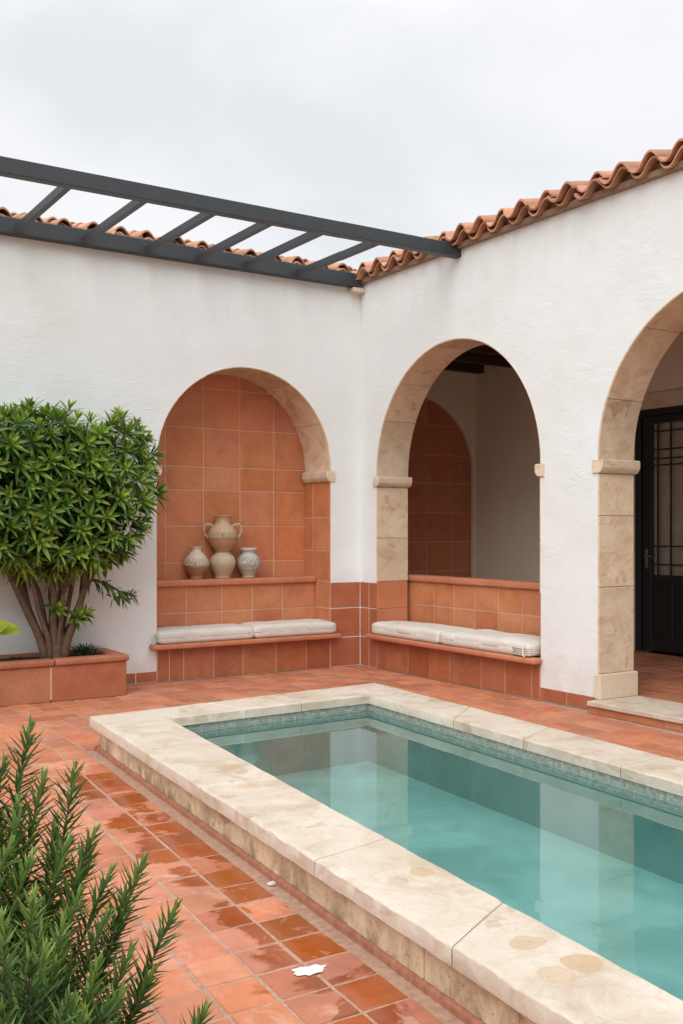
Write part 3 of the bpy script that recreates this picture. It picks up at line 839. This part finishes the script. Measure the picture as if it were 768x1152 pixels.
m.build('kerb', M['kerb'], pl)
# mortar fillet at the foot of the kerb
m = MB()
for i in (3, 0, 1):
    a, b = KB[i], KB[(i + 1) % 4]; d = (b - a).normalized(); nrm = Vector((d.y, -d.x))
    if nrm.dot(cen - (a + b) / 2) < 0: nrm = -nrm
    pr = [(-.016, -.003), (-.013, .016), (-.004, .026), (.006, .026), (.006, -.003)]
    m.prism(pr, lambda u, z, t, a=a, d=d, nrm=nrm: (a.x + d.x * t + nrm.x * u, a.y + d.y * t + nrm.y * u, z), -.02, (b - a).length + .02)
m.build('fillet', simple('red_mortar', (.34, .14, .08), .7, 30, .3, .5), pl)
# coping stones: each one a worn block, mitre-free butt joints
def coping(quad, ga, gb):
    """quad: o0,o1 (outer), i1,i0 (inner)"""
    o0, o1, i1, i0 = [Vector(p) for p in quad]
    bm = bmesh.new()
    nx, ny = 34, 8
    jz = 0.
    def P(u, v): return (o0.lerp(o1, u)).lerp(i0.lerp(i1, u), v)
    g0 = .0026 / max((o1 - o0).length, .05)
    L_ = max((o1 - o0).length, .05)
    us = ([g0, g0 + .004 / L_, g0 + .012 / L_] if ga else [0]) + [k / nx for k in range(1, nx)] + ([1 - g0 - .012 / L_, 1 - g0 - .004 / L_, 1 - g0] if gb else [1])
    W = (i0 - o0).length
    vv = [0, .004 / W, .012 / W, .024 / W] + [k / ny for k in range(1, ny)] + [1 - .02 / W, 1 - .008 / W, 1]
    def z(u, v):
        e = min(v, 1 - v) * W; eu = min((u - g0) if ga else 9, (1 - g0 - u) if gb else 9) * (o1 - o0).length
        drop = .007 * max(0, 1 - e / .010) ** 2 + max(0, noise.noise(Vector((P(u, v).x * 16, P(u, v).y * 16, 9)))- .12) * .015 * max(0, 1 - e / .02) * (1 if v < .5 else .45) + .004 * max(0, 1 - eu / .012) ** 2
        p = P(u, v)
        q = noise.noise(Vector((p.x * 7, p.y * 7, 3.3))) * .0025 + noise.noise(Vector((p.x * 30, p.y * 30, 1))) * .0008
        return ZC1 + jz - drop + q
    def pos(u, v):
        p = P(u, v)
        if v in (0, 1):
            n_ = noise.noise(Vector((p.x * 11, p.y * 11, 7.7))) * .004
            dr = (i0 - o0).normalized(); p = p + dr * (n_ if v == 0 else -n_ * .4)
        return p
    top = [[bm.verts.new((*pos(u, v), z(u, v))) for v in vv] for u in us]
    zb0, zb1 = ZC0 + .001, ZC0 + .001
    botO = [bm.verts.new((*pos(u, 0), zb0)) for u in us]; botI = [bm.verts.new((*pos(u, 1), zb1)) for u in us]
    for i in range(len(us) - 1):
        for j in range(len(vv) - 1): bm.faces.new((top[i][j], top[i + 1][j], top[i + 1][j + 1], top[i][j + 1]))
        bm.faces.new((botO[i], botO[i + 1], top[i + 1][0], top[i][0])); bm.faces.new((top[i][-1], top[i + 1][-1], botI[i + 1], botI[i]))
        bm.faces.new((botO[i + 1], botO[i], botI[i], botI[i + 1]))
    for i in (0, -1): bm.faces.new([botO[i]] + top[i] + [botI[i]])
    m = MB(); m.add(bm); o = m.build('coping_stone', M['coping'], pl); autosmooth(o, 38); return o
# the west and east runs take the corners; the north run sits between them
def run(o0, o1, i0, i1, cuts, inner=True):
    for a, b in zip(cuts, cuts[1:]):
        coping((o0.lerp(o1, a), o0.lerp(o1, b), i0.lerp(i1, b), i0.lerp(i1, a)), a > 0, b < 1)
oNW, oNE, oSE, oSW = OUT; iNW, iNE, iSE, iSW = INN
run(oNW, oSW, iNW, iSW, [.0, .336, .533, .678, .84, 1.0])
run(oNW.lerp(oNE, .0) , oNE, iNW, iNE, [0, .36, .64, 1.0])
run(oNE, oSE, iNE, iSE, [0, .20, .33, .475, .62, .8, 1.0])
run(oSE, oSW, iSE, iSW, [0, .35, .7, 1.0])
# mosaic band, set back under the coping's nosing
INN = [p + (Vector((math.copysign(.02, p.x - cen.x), math.copysign(.02, p.y - cen.y)))) for p in INN]
m = MB(); mb2 = MB()
for i in range(4):
    a, b = INN[i], INN[(i + 1) % 4]
    L = (b - a).length; d = (b - a) / L; nrm = Vector((d.y, -d.x))
    if nrm.dot(cen - (a + b) / 2) < 0: nrm = -nrm
    N3 = (nrm.x, nrm.y, 0); O = (a.x, a.y, 0)
    st = .0232
    tile_sheet(m, O, (d.x, d.y, 0), (0, 0, 1), N3, [st * k for k in range(int(L / st) + 1)], [.062 + st * k for k in range(5)], .008, .003, .0004)
    O2 = Vector(O)
    mb2.poly([(a.x + nrm.x * .004, a.y + nrm.y * .004, h) if e == 0 else (b.x + nrm.x * .004, b.y + nrm.y * .004, h) for e, h in ((0, .055), (1, .055), (1, .155), (0, .155))])
m.build('mosaic_band', M['mosaic'], pl); mb2.build('mosaic_grout', simple('pale_green_grout', (.34, .40, .34), .8), pl)
m = MB(); ZF = -.28
for i in range(4):
    a, b = INN[i], INN[(i + 1) % 4]
    m.poly([(a.x, a.y, ZF), (b.x, b.y, ZF), (b.x, b.y, ZC0), (a.x, a.y, ZC0)])
weld(m.build('basin_wall', M['basin_wall'], pl))
m = MB(); m.poly([(p.x, p.y, ZF + .001) for p in INN]); m.build('basin_floor', M['basin'], pl)
# ground under the paving is cut by the basin floor, so it gets its own lining box
m = MB(); m.poly([(p.x, p.y, WZ) for p in [q + (cen - q).normalized() * .001 for q in INN[::-1]]])
structure(m.build('pool_water', M['water'], normals=False))

# ------------------------------------------------------------------ planter and plants
PXR, PXL, PYF, PZ = -2.85, -5.6, -.60, .335
pt_ = thing('planter', 'long terracotta tiled planter box with rounded rim against the white wall', 'planter', (-4.2, -.3, 0))
m = MB()
for a, b in ((-5.6, -4.745), (-4.735, -4.135), (-4.125, -3.520), (-3.510, PXR)): m.box((a, PYF, .002), (b, PYF + .06, .30), .004, 1)
m.box((PXR - .06, PYF + .061, .002), (PXR, -.014, .30), .004, 1)
m.box((PXL, PYF + .061, .002), (PXL + .06, -.014, .30), .004, 1)
m.build('box', M['planter'], pt_)
m = MB(); m.box((PXL + .03, PYF + .003, .02), (PXR - .03, -.003, .297)); m.build('joint_fill', M['grout_wall'], pt_)
def rim(mb, pts, w0, w1, z0, z1):
    pass
m = MB()
def rimbar(lo, hi): m.box(lo, hi, .02, 3)
rimbar((PXL - .02, PYF - .022, .301), (-3.487, PYF + .10, .362)); rimbar((-3.485, PYF - .022, .301), (PXR + .022, PYF + .10, .362))
rimbar((PXR - .10, PYF + .101, .3012), (PXR + .022, -.004, .3618)); rimbar((PXL - .02, PYF + .101, .3012), (PXL + .10, -.004, .3618))
rimbar((PXL + .101, -.075, .3014), (PXR - .101, -.004, .358))
autosmooth(m.build('rim', M['planter'], pt_), 35)
m = MB()
nx, ny = 90, 16
xs = [PXL + .1 + (PXR - PXL - .2) * i / nx for i in range(nx + 1)]; ys = [PYF + .1 + (-.08 - PYF - .1) * j / ny for j in range(ny + 1)]
gv = [[m.vert((x, y, .325 + noise.noise(Vector((x * 6, y * 6, 0))) * .02 + noise.noise(Vector((x * 25, y * 25, 2))) * .012)) for y in ys] for x in xs]
for i in range(nx):
    for j in range(ny): m.face(gv[i][j], gv[i + 1][j], gv[i + 1][j + 1], gv[i][j + 1])
m.build('soil', M['soil'], pt_, smooth=True)

def leaf(mb, base, d, up, L, W, age, droop=.25, nseg=4, fold=.25):
    """a bent, folded lance-shaped leaf"""
    d = d.normalized(); s = d.cross(up)
    if s.length < 1e-3: s = d.cross(Vector((1, .3, 0)))
    s.normalize(); n = s.cross(d).normalized()
    prof = [.25, .75, 1., .72, .04] if nseg == 4 else ([.5, 1., .05] if nseg == 2 else [.4, 1., .85, .05])
    rows = []
    for k in range(nseg + 1):
        t = k / nseg
        p = base + d * (L * t) - Vector((0, 0, 1)) * (droop * L * t * t) 
        w = W * prof[k] * .5
        e = n * (fold * w)
        ag = max(0., min(1., age + .25 * (t - .5)))
        if nseg == 2:
            rows.append([mb.vert(p - s * w + e, ag), mb.vert(p + s * w + e, ag)])
        else:
            rows.append([mb.vert(p - s * w + e, ag), mb.vert(p, ag), mb.vert(p + s * w + e, ag)])
    for a, b in zip(rows, rows[1:]):
        for i in range(len(a) - 1): mb.face(a[i], a[i + 1], b[i + 1], b[i])

def rosette(mb, c, ax, n, L, W, rnd, bright=1.):
    ax = ax.normalized()
    x = ax.cross(Vector((.3, .5, .8)))
    x.normalize(); y = ax.cross(x)
    off = rnd.uniform(0, 6.28)
    for k in range(n):
        f = k / (n - 1)                            # 0 young centre, 1 old outer
        az = off + k * 2.39996
        el = R(80 - 68 * f ** .75 + rnd.uniform(-10, 10))
        d = ax * math.sin(el) + (x * math.cos(az) + y * math.sin(az)) * math.cos(el)
        l = L * (.5 + .55 * min(1, f * 1.8)) * rnd.uniform(.85, 1.12)
        base = c - ax * (.045 * f) + d * .006
        leaf(mb, base, d, ax, l, W * rnd.uniform(.85, 1.15), max(0, min(1, (1 - f) * .75 * bright + rnd.uniform(-.08, .12))), .04 + .16 * f, 4, .3)

rnd = random.Random(21)
sh = thing('shrub_tree', 'clipped evergreen shrub with whorled leaves and several bare stems in the planter', 'shrub', (-3.40, -.32, .32))
base = Vector((-3.40, -.33, .32))
tr = MB()
tips = []
stems = [((-3.86, -.40), 1.18, .052), ((-3.60, -.22), 1.22, .046), ((-3.47, -.42), 1.25, .05), ((-3.26, -.20), 1.22, .046), ((-3.07, -.42), 1.15, .055), ((-2.98, -.22), 1.18, .04), ((-3.72, -.14), 1.2, .036), ((-3.38, -.12), 1.25, .034), ((-3.17, -.30), 1.22, .036), ((-3.70, -.46), 1.22, .034), ((-3.34, -.46), 1.25, .03)]
for (tx, ty), tz, r in stems:
    a = base + Vector(((tx + 3.4) * .18, (ty + .33) * .5, -.02))
    e = Vector((tx, ty, tz))
    pts = []
    for k in range(9):
        t = k / 8
        sw = t ** 1.35
        p = Vector((a.x + (e.x - a.x) * sw, a.y + (e.y - a.y) * sw, a.z + (e.z - a.z) * t))
        p += Vector((noise.noise(Vector((tx * 9, t * 3, 0))), noise.noise(Vector((tx * 9, t * 3, 5))), 0)) * .035 * math.sin(math.pi * t)
        pts.append(p)
    tr.tube(pts, [r * .64 * (1.25 - .6 * k / 8) * (1.3 if k == 0 else 1) for k in range(9)], 10)
    for q in range(4):                              # forks rising into the crown
        f = pts[rnd.choice((5, 6, 7, 8))]
        g2 = Vector((e.x + rnd.uniform(-.36, .36), min(-.08, max(-.78, e.y + rnd.uniform(-.25, .3))), rnd.uniform(1.45, 2.1)))
        mid_ = f.lerp(g2, .5) + Vector((rnd.uniform(-.05, .05), rnd.uniform(-.05, .05), -.03))
        tr.tube([f, f.lerp(mid_, .6), mid_, g2], [r * .55, r * .45, r * .36, .008], 7); tips.append(g2)
tr.tube([base + Vector((0, 0, -.04)), base + Vector((.0, 0, .06)), base + Vector((.01, 0, .2)), base + Vector((.01, 0, .3))], [.115, .095, .085, .05], 12)
# low side branch
br = [Vector((-3.12, -.38, 1.02)), Vector((-2.98, -.42, .98)), Vector((-2.85, -.44, .90)), Vector((-2.74, -.44, .875))]
tr.tube(br, [.016, .012, .009, .005], 6)
sho = [Vector((-3.42, -.45, .78)), Vector((-3.24, -.47, .70))]
tr.tube([Vector((-3.42, -.37, .7)), sho[0]], [.01, .006], 6); tr.tube([Vector((-3.27, -.37, .62)), sho[1]], [.01, .006], 6)
tr.build('trunk', M['bark'], sh, smooth=True)
cr = MB()
X0, X1, Y0, Y1, Z0, Z1 = -4.75, -2.63, -.80, -.08, 1.20, 2.36
pts = []
def tryadd(p, ax, md):
    for q, _ in pts:
        if (q - p).length < md: return
    pts.append((p, ax))
def bulge(p): return noise.noise(p * 2.1) * .11 + noise.noise(p * 5.3 + Vector((3, 1, 2))) * .10
for _ in range(14000):
    f = rnd.random()
    x, y, z = rnd.uniform(X0, X1), rnd.uniform(Y0, Y1), rnd.uniform(Z0, Z1)
    if f < .36: y = Y0; ax = Vector((0, -1, .38))
    elif f < .64: z = Z1; ax = Vector((0, 0, 1))
    elif f < .80: x = X1; ax = Vector((1, 0, .35))
    elif f < .87: y = Y1 - .02; ax = Vector((0, .6, .6))
    elif f < .93: z = Z0 - rnd.uniform(0, .14); ax = Vector((0, -.5, -.3))
    else: x = X0; ax = Vector((-1, 0, .4))
    p = Vector((x, y, z))
    # round the block's corners
    c = Vector((max(X0 + .26, min(X1 - .26, x)), max(Y0 + .25, min(Y1 - .25, y)), max(Z0 + .24, min(Z1 - .22, z))))
    d = p - c
    if d.length > .26: p = c + d.normalized() * .26
    t = (p.z - Z0) / (Z1 - Z0)
    if p.x > -3.2: p.x -= .14 * (1 - t) 
    p += (p - Vector((-3.6, -.4, 1.8))).normalized() * bulge(p)
    p.y = min(p.y, -.05)
    ax = (ax + (d.normalized() if d.length > .01 else Vector((0, 0, 0))) * .8 + Vector((rnd.uniform(-.45, .45), rnd.uniform(-.3, .3), rnd.uniform(-.2, .5)))).normalized()
    tryadd(p, ax, .138)
for p, ax in pts:
    big = rnd.uniform(.75, 1.2)
    rosette(cr, p, ax, rnd.randint(15, 20), .155 * big, .029 * big, rnd, rnd.uniform(.6, 1.3))
for _ in range(480):                                # old leaves inside; the crown's inner shade is put into their dark tone
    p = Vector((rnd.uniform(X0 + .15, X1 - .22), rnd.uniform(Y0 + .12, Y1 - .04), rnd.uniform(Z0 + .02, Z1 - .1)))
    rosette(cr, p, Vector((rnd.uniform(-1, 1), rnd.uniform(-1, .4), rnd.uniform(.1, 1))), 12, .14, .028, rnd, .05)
for _ in range(22):                                 # strays above the clipped top
    rosette(cr, Vector((rnd.uniform(X0, X1 - .1), rnd.uniform(Y0 + .1, Y1 - .1), Z1 + rnd.uniform(.05, .12))), Vector((rnd.uniform(-.3, .3), rnd.uniform(-.3, .1), 1)), 16, .14, .021, rnd, 1.3)
for s in sho: rosette(cr, s, Vector((.1, -.8, .5)), 16, .13, .034, rnd, 1.2)
rosette(cr, sho[1] + Vector((.07, 0, .03)), Vector((.4, -.8, .4)), 14, .11, .03, rnd, 1.1)
for k in range(64):                                 # narrow leaves along the side branch
    t = rnd.random(); i = min(2, int(t * 3)); p = br[i].lerp(br[i + 1], t * 3 - i)
    d = (br[i + 1] - br[i]).normalized() * .5 + Vector((rnd.uniform(-.4, .5), rnd.uniform(-.8, .6), rnd.uniform(-.9, .5)))
    leaf(cr, p, d, Vector((0, 0, 1)), rnd.uniform(.09, .14), .02, rnd.uniform(0, .4), .3)
rosette(cr, br[3], Vector((1, -.3, .3)), 12, .09, .017, rnd, .6)
for k, (bx, bz) in enumerate(((-2.90, .84), (-2.82, .84), (-3.0, .95))): rosette(cr, Vector((bx, -.46, bz)), Vector((.3, -.6, -.2)), 11, .11, .018, rnd, .4)
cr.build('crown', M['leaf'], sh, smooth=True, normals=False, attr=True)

# grassy herb behind the rim
hb = MB(); rnd = random.Random(5)
for k in range(240):
    a, r_ = rnd.uniform(0, 6.28), rnd.uniform(0, .09)
    p = Vector((-3.12 + r_ * 1.5 * math.cos(a), -.28 + r_ * math.sin(a), .325 + rnd.uniform(0, .06)))
    d = Vector((math.cos(a) * rnd.uniform(.2, 1), math.sin(a) * rnd.uniform(.2, 1), rnd.uniform(.35, 1.2)))
    leaf(hb, p, d, Vector((0, 0, 1)), rnd.uniform(.07, .13), .009, rnd.uniform(0, .45), .3, 2)
o = hb.build('herb_tuft', leafmat('herb_leaf', (.035, .06, .03), (.09, .13, .055), .15, .6), normals=False, attr=True)
tag(o, 'low dark green herb tuft growing in the planter beside the shrub stems', 'plant')

# lime leaved plant at the planter's near end
hp = thing('leafy_plant', 'lime green broad leaved plant in the planter at the left edge', 'plant', (-4.10, -.42, .33))
lm_, st_ = MB(), MB()
def broad(mb, base, d, L, W, droop, age, roll=0.):
    d = d.normalized(); s = d.cross(Vector((0, 0, 1))).normalized(); n = s.cross(d)
    s, n = s * math.cos(roll) - n * math.sin(roll), n * math.cos(roll) + s * math.sin(roll)
    rows = []
    for k in range(11):
        t = k / 10; w = W * .5 * math.sin(math.pi * (t * .97 + .015)) ** .75 * (1.08 - .25 * t)
        p = base + d * L * t - Vector((0, 0, 1)) * droop * L * t * t
        rows.append([mb.vert(p + s * w * q + n * (abs(q) * w * .28 + .006 * math.sin(k * 1.7) * abs(q)), age + .5 * abs(q) - .15) for q in (-1, -.5, 0, .5, 1)])
    for a, b in zip(rows, rows[1:]):
        for i in range(4): mb.face(a[i], a[i + 1], b[i + 1], b[i])
for az, ln, el in ((-5, .24, .33), (75, .22, .5), (150, .24, .3), (215, .2, .45), (265, .22, .4), (320, .17, .75), (30, .16, .9)):
    d = Vector((math.cos(R(az)), math.sin(R(az)), el)); b0 = Vector((-4.03, -.42, .33)); b1 = b0 + Vector((d.x * .08, d.y * .06, .27))
    st_.tube([b0, b0 + Vector((d.x * .02, d.y * .02, .15)), b1], [.009, .008, .006], 6); broad(lm_, b1, d, ln, .17, .30, .45, R(48) if az in (-5, 320, 30) else R(15))
lm_.build('leaves', M['hosta'], hp, smooth=True, normals=False, attr=True); st_.build('stem', M['hosta'], hp, smooth=True, attr=True)

# ------------------------------------------------------------------ rosemary in the foreground
rb = thing('rosemary_bush', 'green rosemary bush with upright needle covered shoots in the near left corner', 'shrub', (-5.55, -7.15, 0))
rnd = random.Random(11)
nd, tg = MB(), MB()
# camera constants only used to lay out the shoot tips at design time: tips measured as (across, depth, height)
CAM = Vector((-6.136, -9.176, 1.45)); FW = Vector((.541, .841, 0)); RT = Vector((.841, -.541, 0))
def at(px, py, dep): return CAM + FW * dep + RT * ((px - 384) / 1157 * dep) + Vector((0, 0, (596 - py) / 1157 * dep))
def shoot(tip, root, n, ln, wd, age, dense_from=0.):
    ctrl = root.lerp(tip, .55) + Vector((rnd.uniform(-.05, .03), rnd.uniform(-.05, .05), -.02)) + Vector((-.03, 0, -.03))
    P_ = lambda t: root * (1 - t) ** 2 + ctrl * 2 * t * (1 - t) + tip * t * t
    tg.tube([P_(k / 8) for k in range(9)], [.006 - .0042 * k / 8 for k in range(9)], 5)
    Lg = (tip - root).length
    for k in range(n):
        t = dense_from + (1 - dense_from) * (k + rnd.random()) / n
        p = P_(t); dr = (P_(min(1, t + .02)) - P_(t - .02)).normalized()
        x = dr.cross(Vector((.2, .9, .1))).normalized(); y = dr.cross(x)
        a = k * 2.39996 + rnd.uniform(-.3, .3)
        near = (1 - t) * Lg                          # distance below the tip
        el = R(72) if near < .015 else R(24 + 36 * math.exp(-near / .07) + rnd.uniform(-14, 12))
        d = dr * math.sin(el) + (x * math.cos(a) + y * math.sin(a)) * math.cos(el)
        l = ln * (.5 + .5 * min(1, near / .07)) * rnd.uniform(.8, 1.15)
        ag = age * (.25 + .75 * math.exp(-near / .10)) + rnd.uniform(-.05, .12)
        leaf(nd, p, d, dr, l, wd, max(0, min(1, ag * .8)), rnd.uniform(-.30, .05), 3, .5)
tips = [(34, 820, 2.75, .5), (4, 860, 2.7, .5), (84, 866, 2.7, .6), (48, 876, 2.65, .6), (20, 905, 2.55, .6), (76, 948, 2.5, .7), (106, 938, 2.55, .6),
        (160, 972, 2.5, .6), (196, 1026, 2.4, .6), (123, 985, 2.5, .6), (50, 1074, 2.1, 1.1), (8, 1088, 2.1, 1.1), (108, 1088, 2.2, 1.), (146, 1073, 2.3, .7),
        (119, 1033, 2.35, .8), (10, 955, 2.4, .8), (35, 965, 2.4, 1.), (38, 1012, 2.25, 1.), (230, 1140, 2.35, .6), (88, 1010, 2.35, .8), (62, 930, 2.6, .6), (-15, 890, 2.6, .6),
        (-30, 980, 2.4, .8), (70, 1040, 2.2, .9), (-10, 1030, 2.2, .9), (135, 1120, 2.2, .8), (170, 1098, 2.3, .6), (25, 1120, 2.0, 1.), (80, 1135, 2.05, 1.), (100, 965, 2.6, .5), (140, 1010, 2.5, .5), (0, 925, 2.65, .5),
        (-50, 850, 2.7, .5), (-60, 930, 2.5, .6), (-80, 1040, 2.3, .7)]
BASE = Vector((-5.52, -7.12, .02))
for px, py, dep, ag in tips:
    tip = at(px, py, dep)
    rt = Vector((BASE.x + (tip.x - BASE.x) * .45 - .07 + rnd.uniform(-.04, .04), BASE.y + (tip.y - BASE.y) * .5 + rnd.uniform(-.05, .05), max(.03, tip.z - rnd.uniform(.38, .52))))
    shoot(tip, rt, 185, .066, .0088, ag)
for _ in range(230):                                 # lower shoots filling the bush, its inner shade put into darker leaf tones
    a, r_ = rnd.uniform(0, 6.28), math.sqrt(rnd.random())
    cx_, cy_ = BASE.x - .06 + r_ * .36 * math.cos(a), BASE.y + .02 + r_ * .40 * math.sin(a)
    top = .72 - .40 * r_ ** 2 - .25 * max(0, (cx_ - BASE.x + .06)) / .4
    tip = Vector((cx_, cy_, top * rnd.uniform(.45, 1.)))
    if (tip - CAM).dot(FW) < 1.75: continue
    rt = Vector((BASE.x + (cx_ - BASE.x) * .5, BASE.y + (cy_ - BASE.y) * .5, max(.02, tip.z - .35)))
    shoot(tip, rt, 95, .062, .0086, rnd.choice((.15, .3, .5, .8)))
for _ in range(14):
    a = rnd.uniform(0, 6.28)
    tg.tube([BASE + Vector((.05 * math.cos(a), .05 * math.sin(a), -.02)), BASE + Vector((.12 * math.cos(a), .12 * math.sin(a), .15)), BASE + Vector((.26 * math.cos(a), .26 * math.sin(a), .35))], [.016, .012, .006], 6)
nd.build('needles', M['rosemary'], rb, smooth=True, normals=False, attr=True)
tg.build('stems', M['twig'], rb, smooth=True)
# soil bed it grows in
m = MB()
N = 40
c0 = m.vert((BASE.x - .1, BASE.y, .035)); prev = None; ring1, ring2 = [], []
for k in range(N):
    a = 2 * math.pi * k / N; q = 1 + .12 * noise.noise(Vector((math.cos(a) * 2, math.sin(a) * 2, 1)))
    ring1.append(m.vert((BASE.x - .1 + .26 * q * math.cos(a), BASE.y + .25 * q * math.sin(a), .025))); ring2.append(m.vert((BASE.x - .1 + .42 * q * math.cos(a), BASE.y + .38 * q * math.sin(a), -.003)))
for k in range(N):
    j = (k + 1) % N; m.face(c0, ring1[k], ring1[j]); m.face(ring1[k], ring2[k], ring2[j], ring1[j])
o = structure(m.build('soil_bed', M['soil'], smooth=True))

# ------------------------------------------------------------------ small litter on the paving
def flake(name, label, c, r, seed, n=16, th=.004):
    m = MB(); b, t = [], []
    for k in range(n):
        a = 2 * math.pi * k / n; q = r * (1 + .5 * noise.noise(Vector((math.cos(a) * 1.7 + seed, math.sin(a) * 1.7, seed))) + random.uniform(-.16, .16))
        x, y = c[0] + q * 1.25 * math.cos(a + .5), c[1] + q * .75 * math.sin(a + .5)
        b.append(m.vert((x, y, .0035))); t.append(m.vert((c[0] + (x - c[0]) * .93, c[1] + (y - c[1]) * .93, .0035 + th * (1 + .5 * math.sin(k * 2.1)))))
    for k in range(n): m.face(b[k], b[(k + 1) % n], t[(k + 1) % n], t[k])
    m.face(*t); m.face(*b[::-1])
    return tag(m.build(name, M['flake']), label, 'flake')
flake('paint_flake', 'larger white paint flake on the wet floor tiles near the pool', (-4.40, -6.28), .046, 2.2, 24, .0025)
flake('paint_flake', 'tiny white chip lying against the foot of the pool kerb', (-4.105, -5.50), .014, 5.1, 10, .008)

# ------------------------------------------------------------------ light, sky, camera
w = bpy.data.worlds.new('World'); scene.world = w; w.use_nodes = True
nt = w.node_tree; nt.nodes.clear()
def N(ty, **k):
    x = nt.nodes.new(ty)
    for a, b in k.items(): setattr(x, a, b)
    return x
EL, AZ = R(42), R(228)                              # high soft sun behind the clouds, from the south-west
sky = N('ShaderNodeTexSky', sky_type='NISHITA', sun_disc=False, sun_elevation=EL, sun_rotation=AZ)
tc = N('ShaderNodeTexCoord'); mp = N('ShaderNodeMapping'); mp.inputs['Scale'].default_value = (1, 1, 1.9); mp.inputs['Location'].default_value = (.35, .2, .1)
nz = N('ShaderNodeTexNoise'); nz.inputs['Scale'].default_value = 3.0; nz.inputs['Detail'].default_value = 5; nz.inputs['Roughness'].default_value = .5; nz.inputs['Distortion'].default_value = .35
cr_ = N('ShaderNodeValToRGB'); e = cr_.color_ramp.elements
e[0].position, e[0].color = .36, (.82, .845, .875, 1); e[1].position, e[1].color = .60, (.97, .97, .985, 1)
sp = N('ShaderNodeSeparateXYZ'); mr = N('ShaderNodeMapRange', interpolation_type='SMOOTHSTEP'); mr.inputs[1].default_value = .38; mr.inputs[2].default_value = 1.; mr.inputs[3].default_value = 7.9; mr.inputs[4].default_value = 17.0
vm = N('ShaderNodeVectorMath', operation='SCALE')
mx = N('ShaderNodeMix', data_type='RGBA'); mx.inputs[0].default_value = .94
bg = N('ShaderNodeBackground'); bg.inputs['Strength'].default_value = .1
ow_ = N('ShaderNodeOutputWorld')
L = nt.links.new
L(tc.outputs['Generated'], mp.inputs['Vector']); L(mp.outputs[0], nz.inputs['Vector']); L(nz.outputs['Fac'], cr_.inputs[0])
L(tc.outputs['Generated'], sp.inputs[0]); L(sp.outputs[2], mr.inputs[0]); L(cr_.outputs[0], vm.inputs[0]); L(mr.outputs[0], vm.inputs['Scale'])
L(sky.outputs[0], mx.inputs[6]); L(vm.outputs[0], mx.inputs[7]); L(mx.outputs[2], bg.inputs['Color']); L(bg.outputs[0], ow_.inputs['Surface'])

sd = bpy.data.lights.new('sun', 'SUN'); sd.energy = 1.5; sd.angle = R(50); sd.color = (1, .98, .95)
so = bpy.data.objects.new('sun', sd); COL.objects.link(so)
dirv = Vector((math.sin(AZ) * math.cos(EL), math.cos(AZ) * math.cos(EL), math.sin(EL)))
so.rotation_euler = dirv.to_track_quat('Z', 'Y').to_euler(); so.location = (-8, -12, 14)

cd = bpy.data.cameras.new('camera'); co = bpy.data.objects.new('camera', cd); COL.objects.link(co)
co.location = (-6.136, -9.176, 1.45)
co.rotation_euler = (R(90), 0, -math.atan2(.541, .841))
cd.sensor_fit = 'HORIZONTAL'; cd.sensor_width = 36; cd.lens = 36 * 1157 / 768
cd.shift_y = 20 / 768
cd.clip_start = .05; cd.clip_end = 2000
scene.camera = co
scene.view_settings.view_transform = 'Standard'; scene.view_settings.look = 'None'
scene.view_settings.exposure = .37; scene.view_settings.gamma = 1
scene.render.engine = 'CYCLES'
scene.cycles.max_bounces = 10; scene.cycles.diffuse_bounces = 7; scene.cycles.transparent_max_bounces = 16
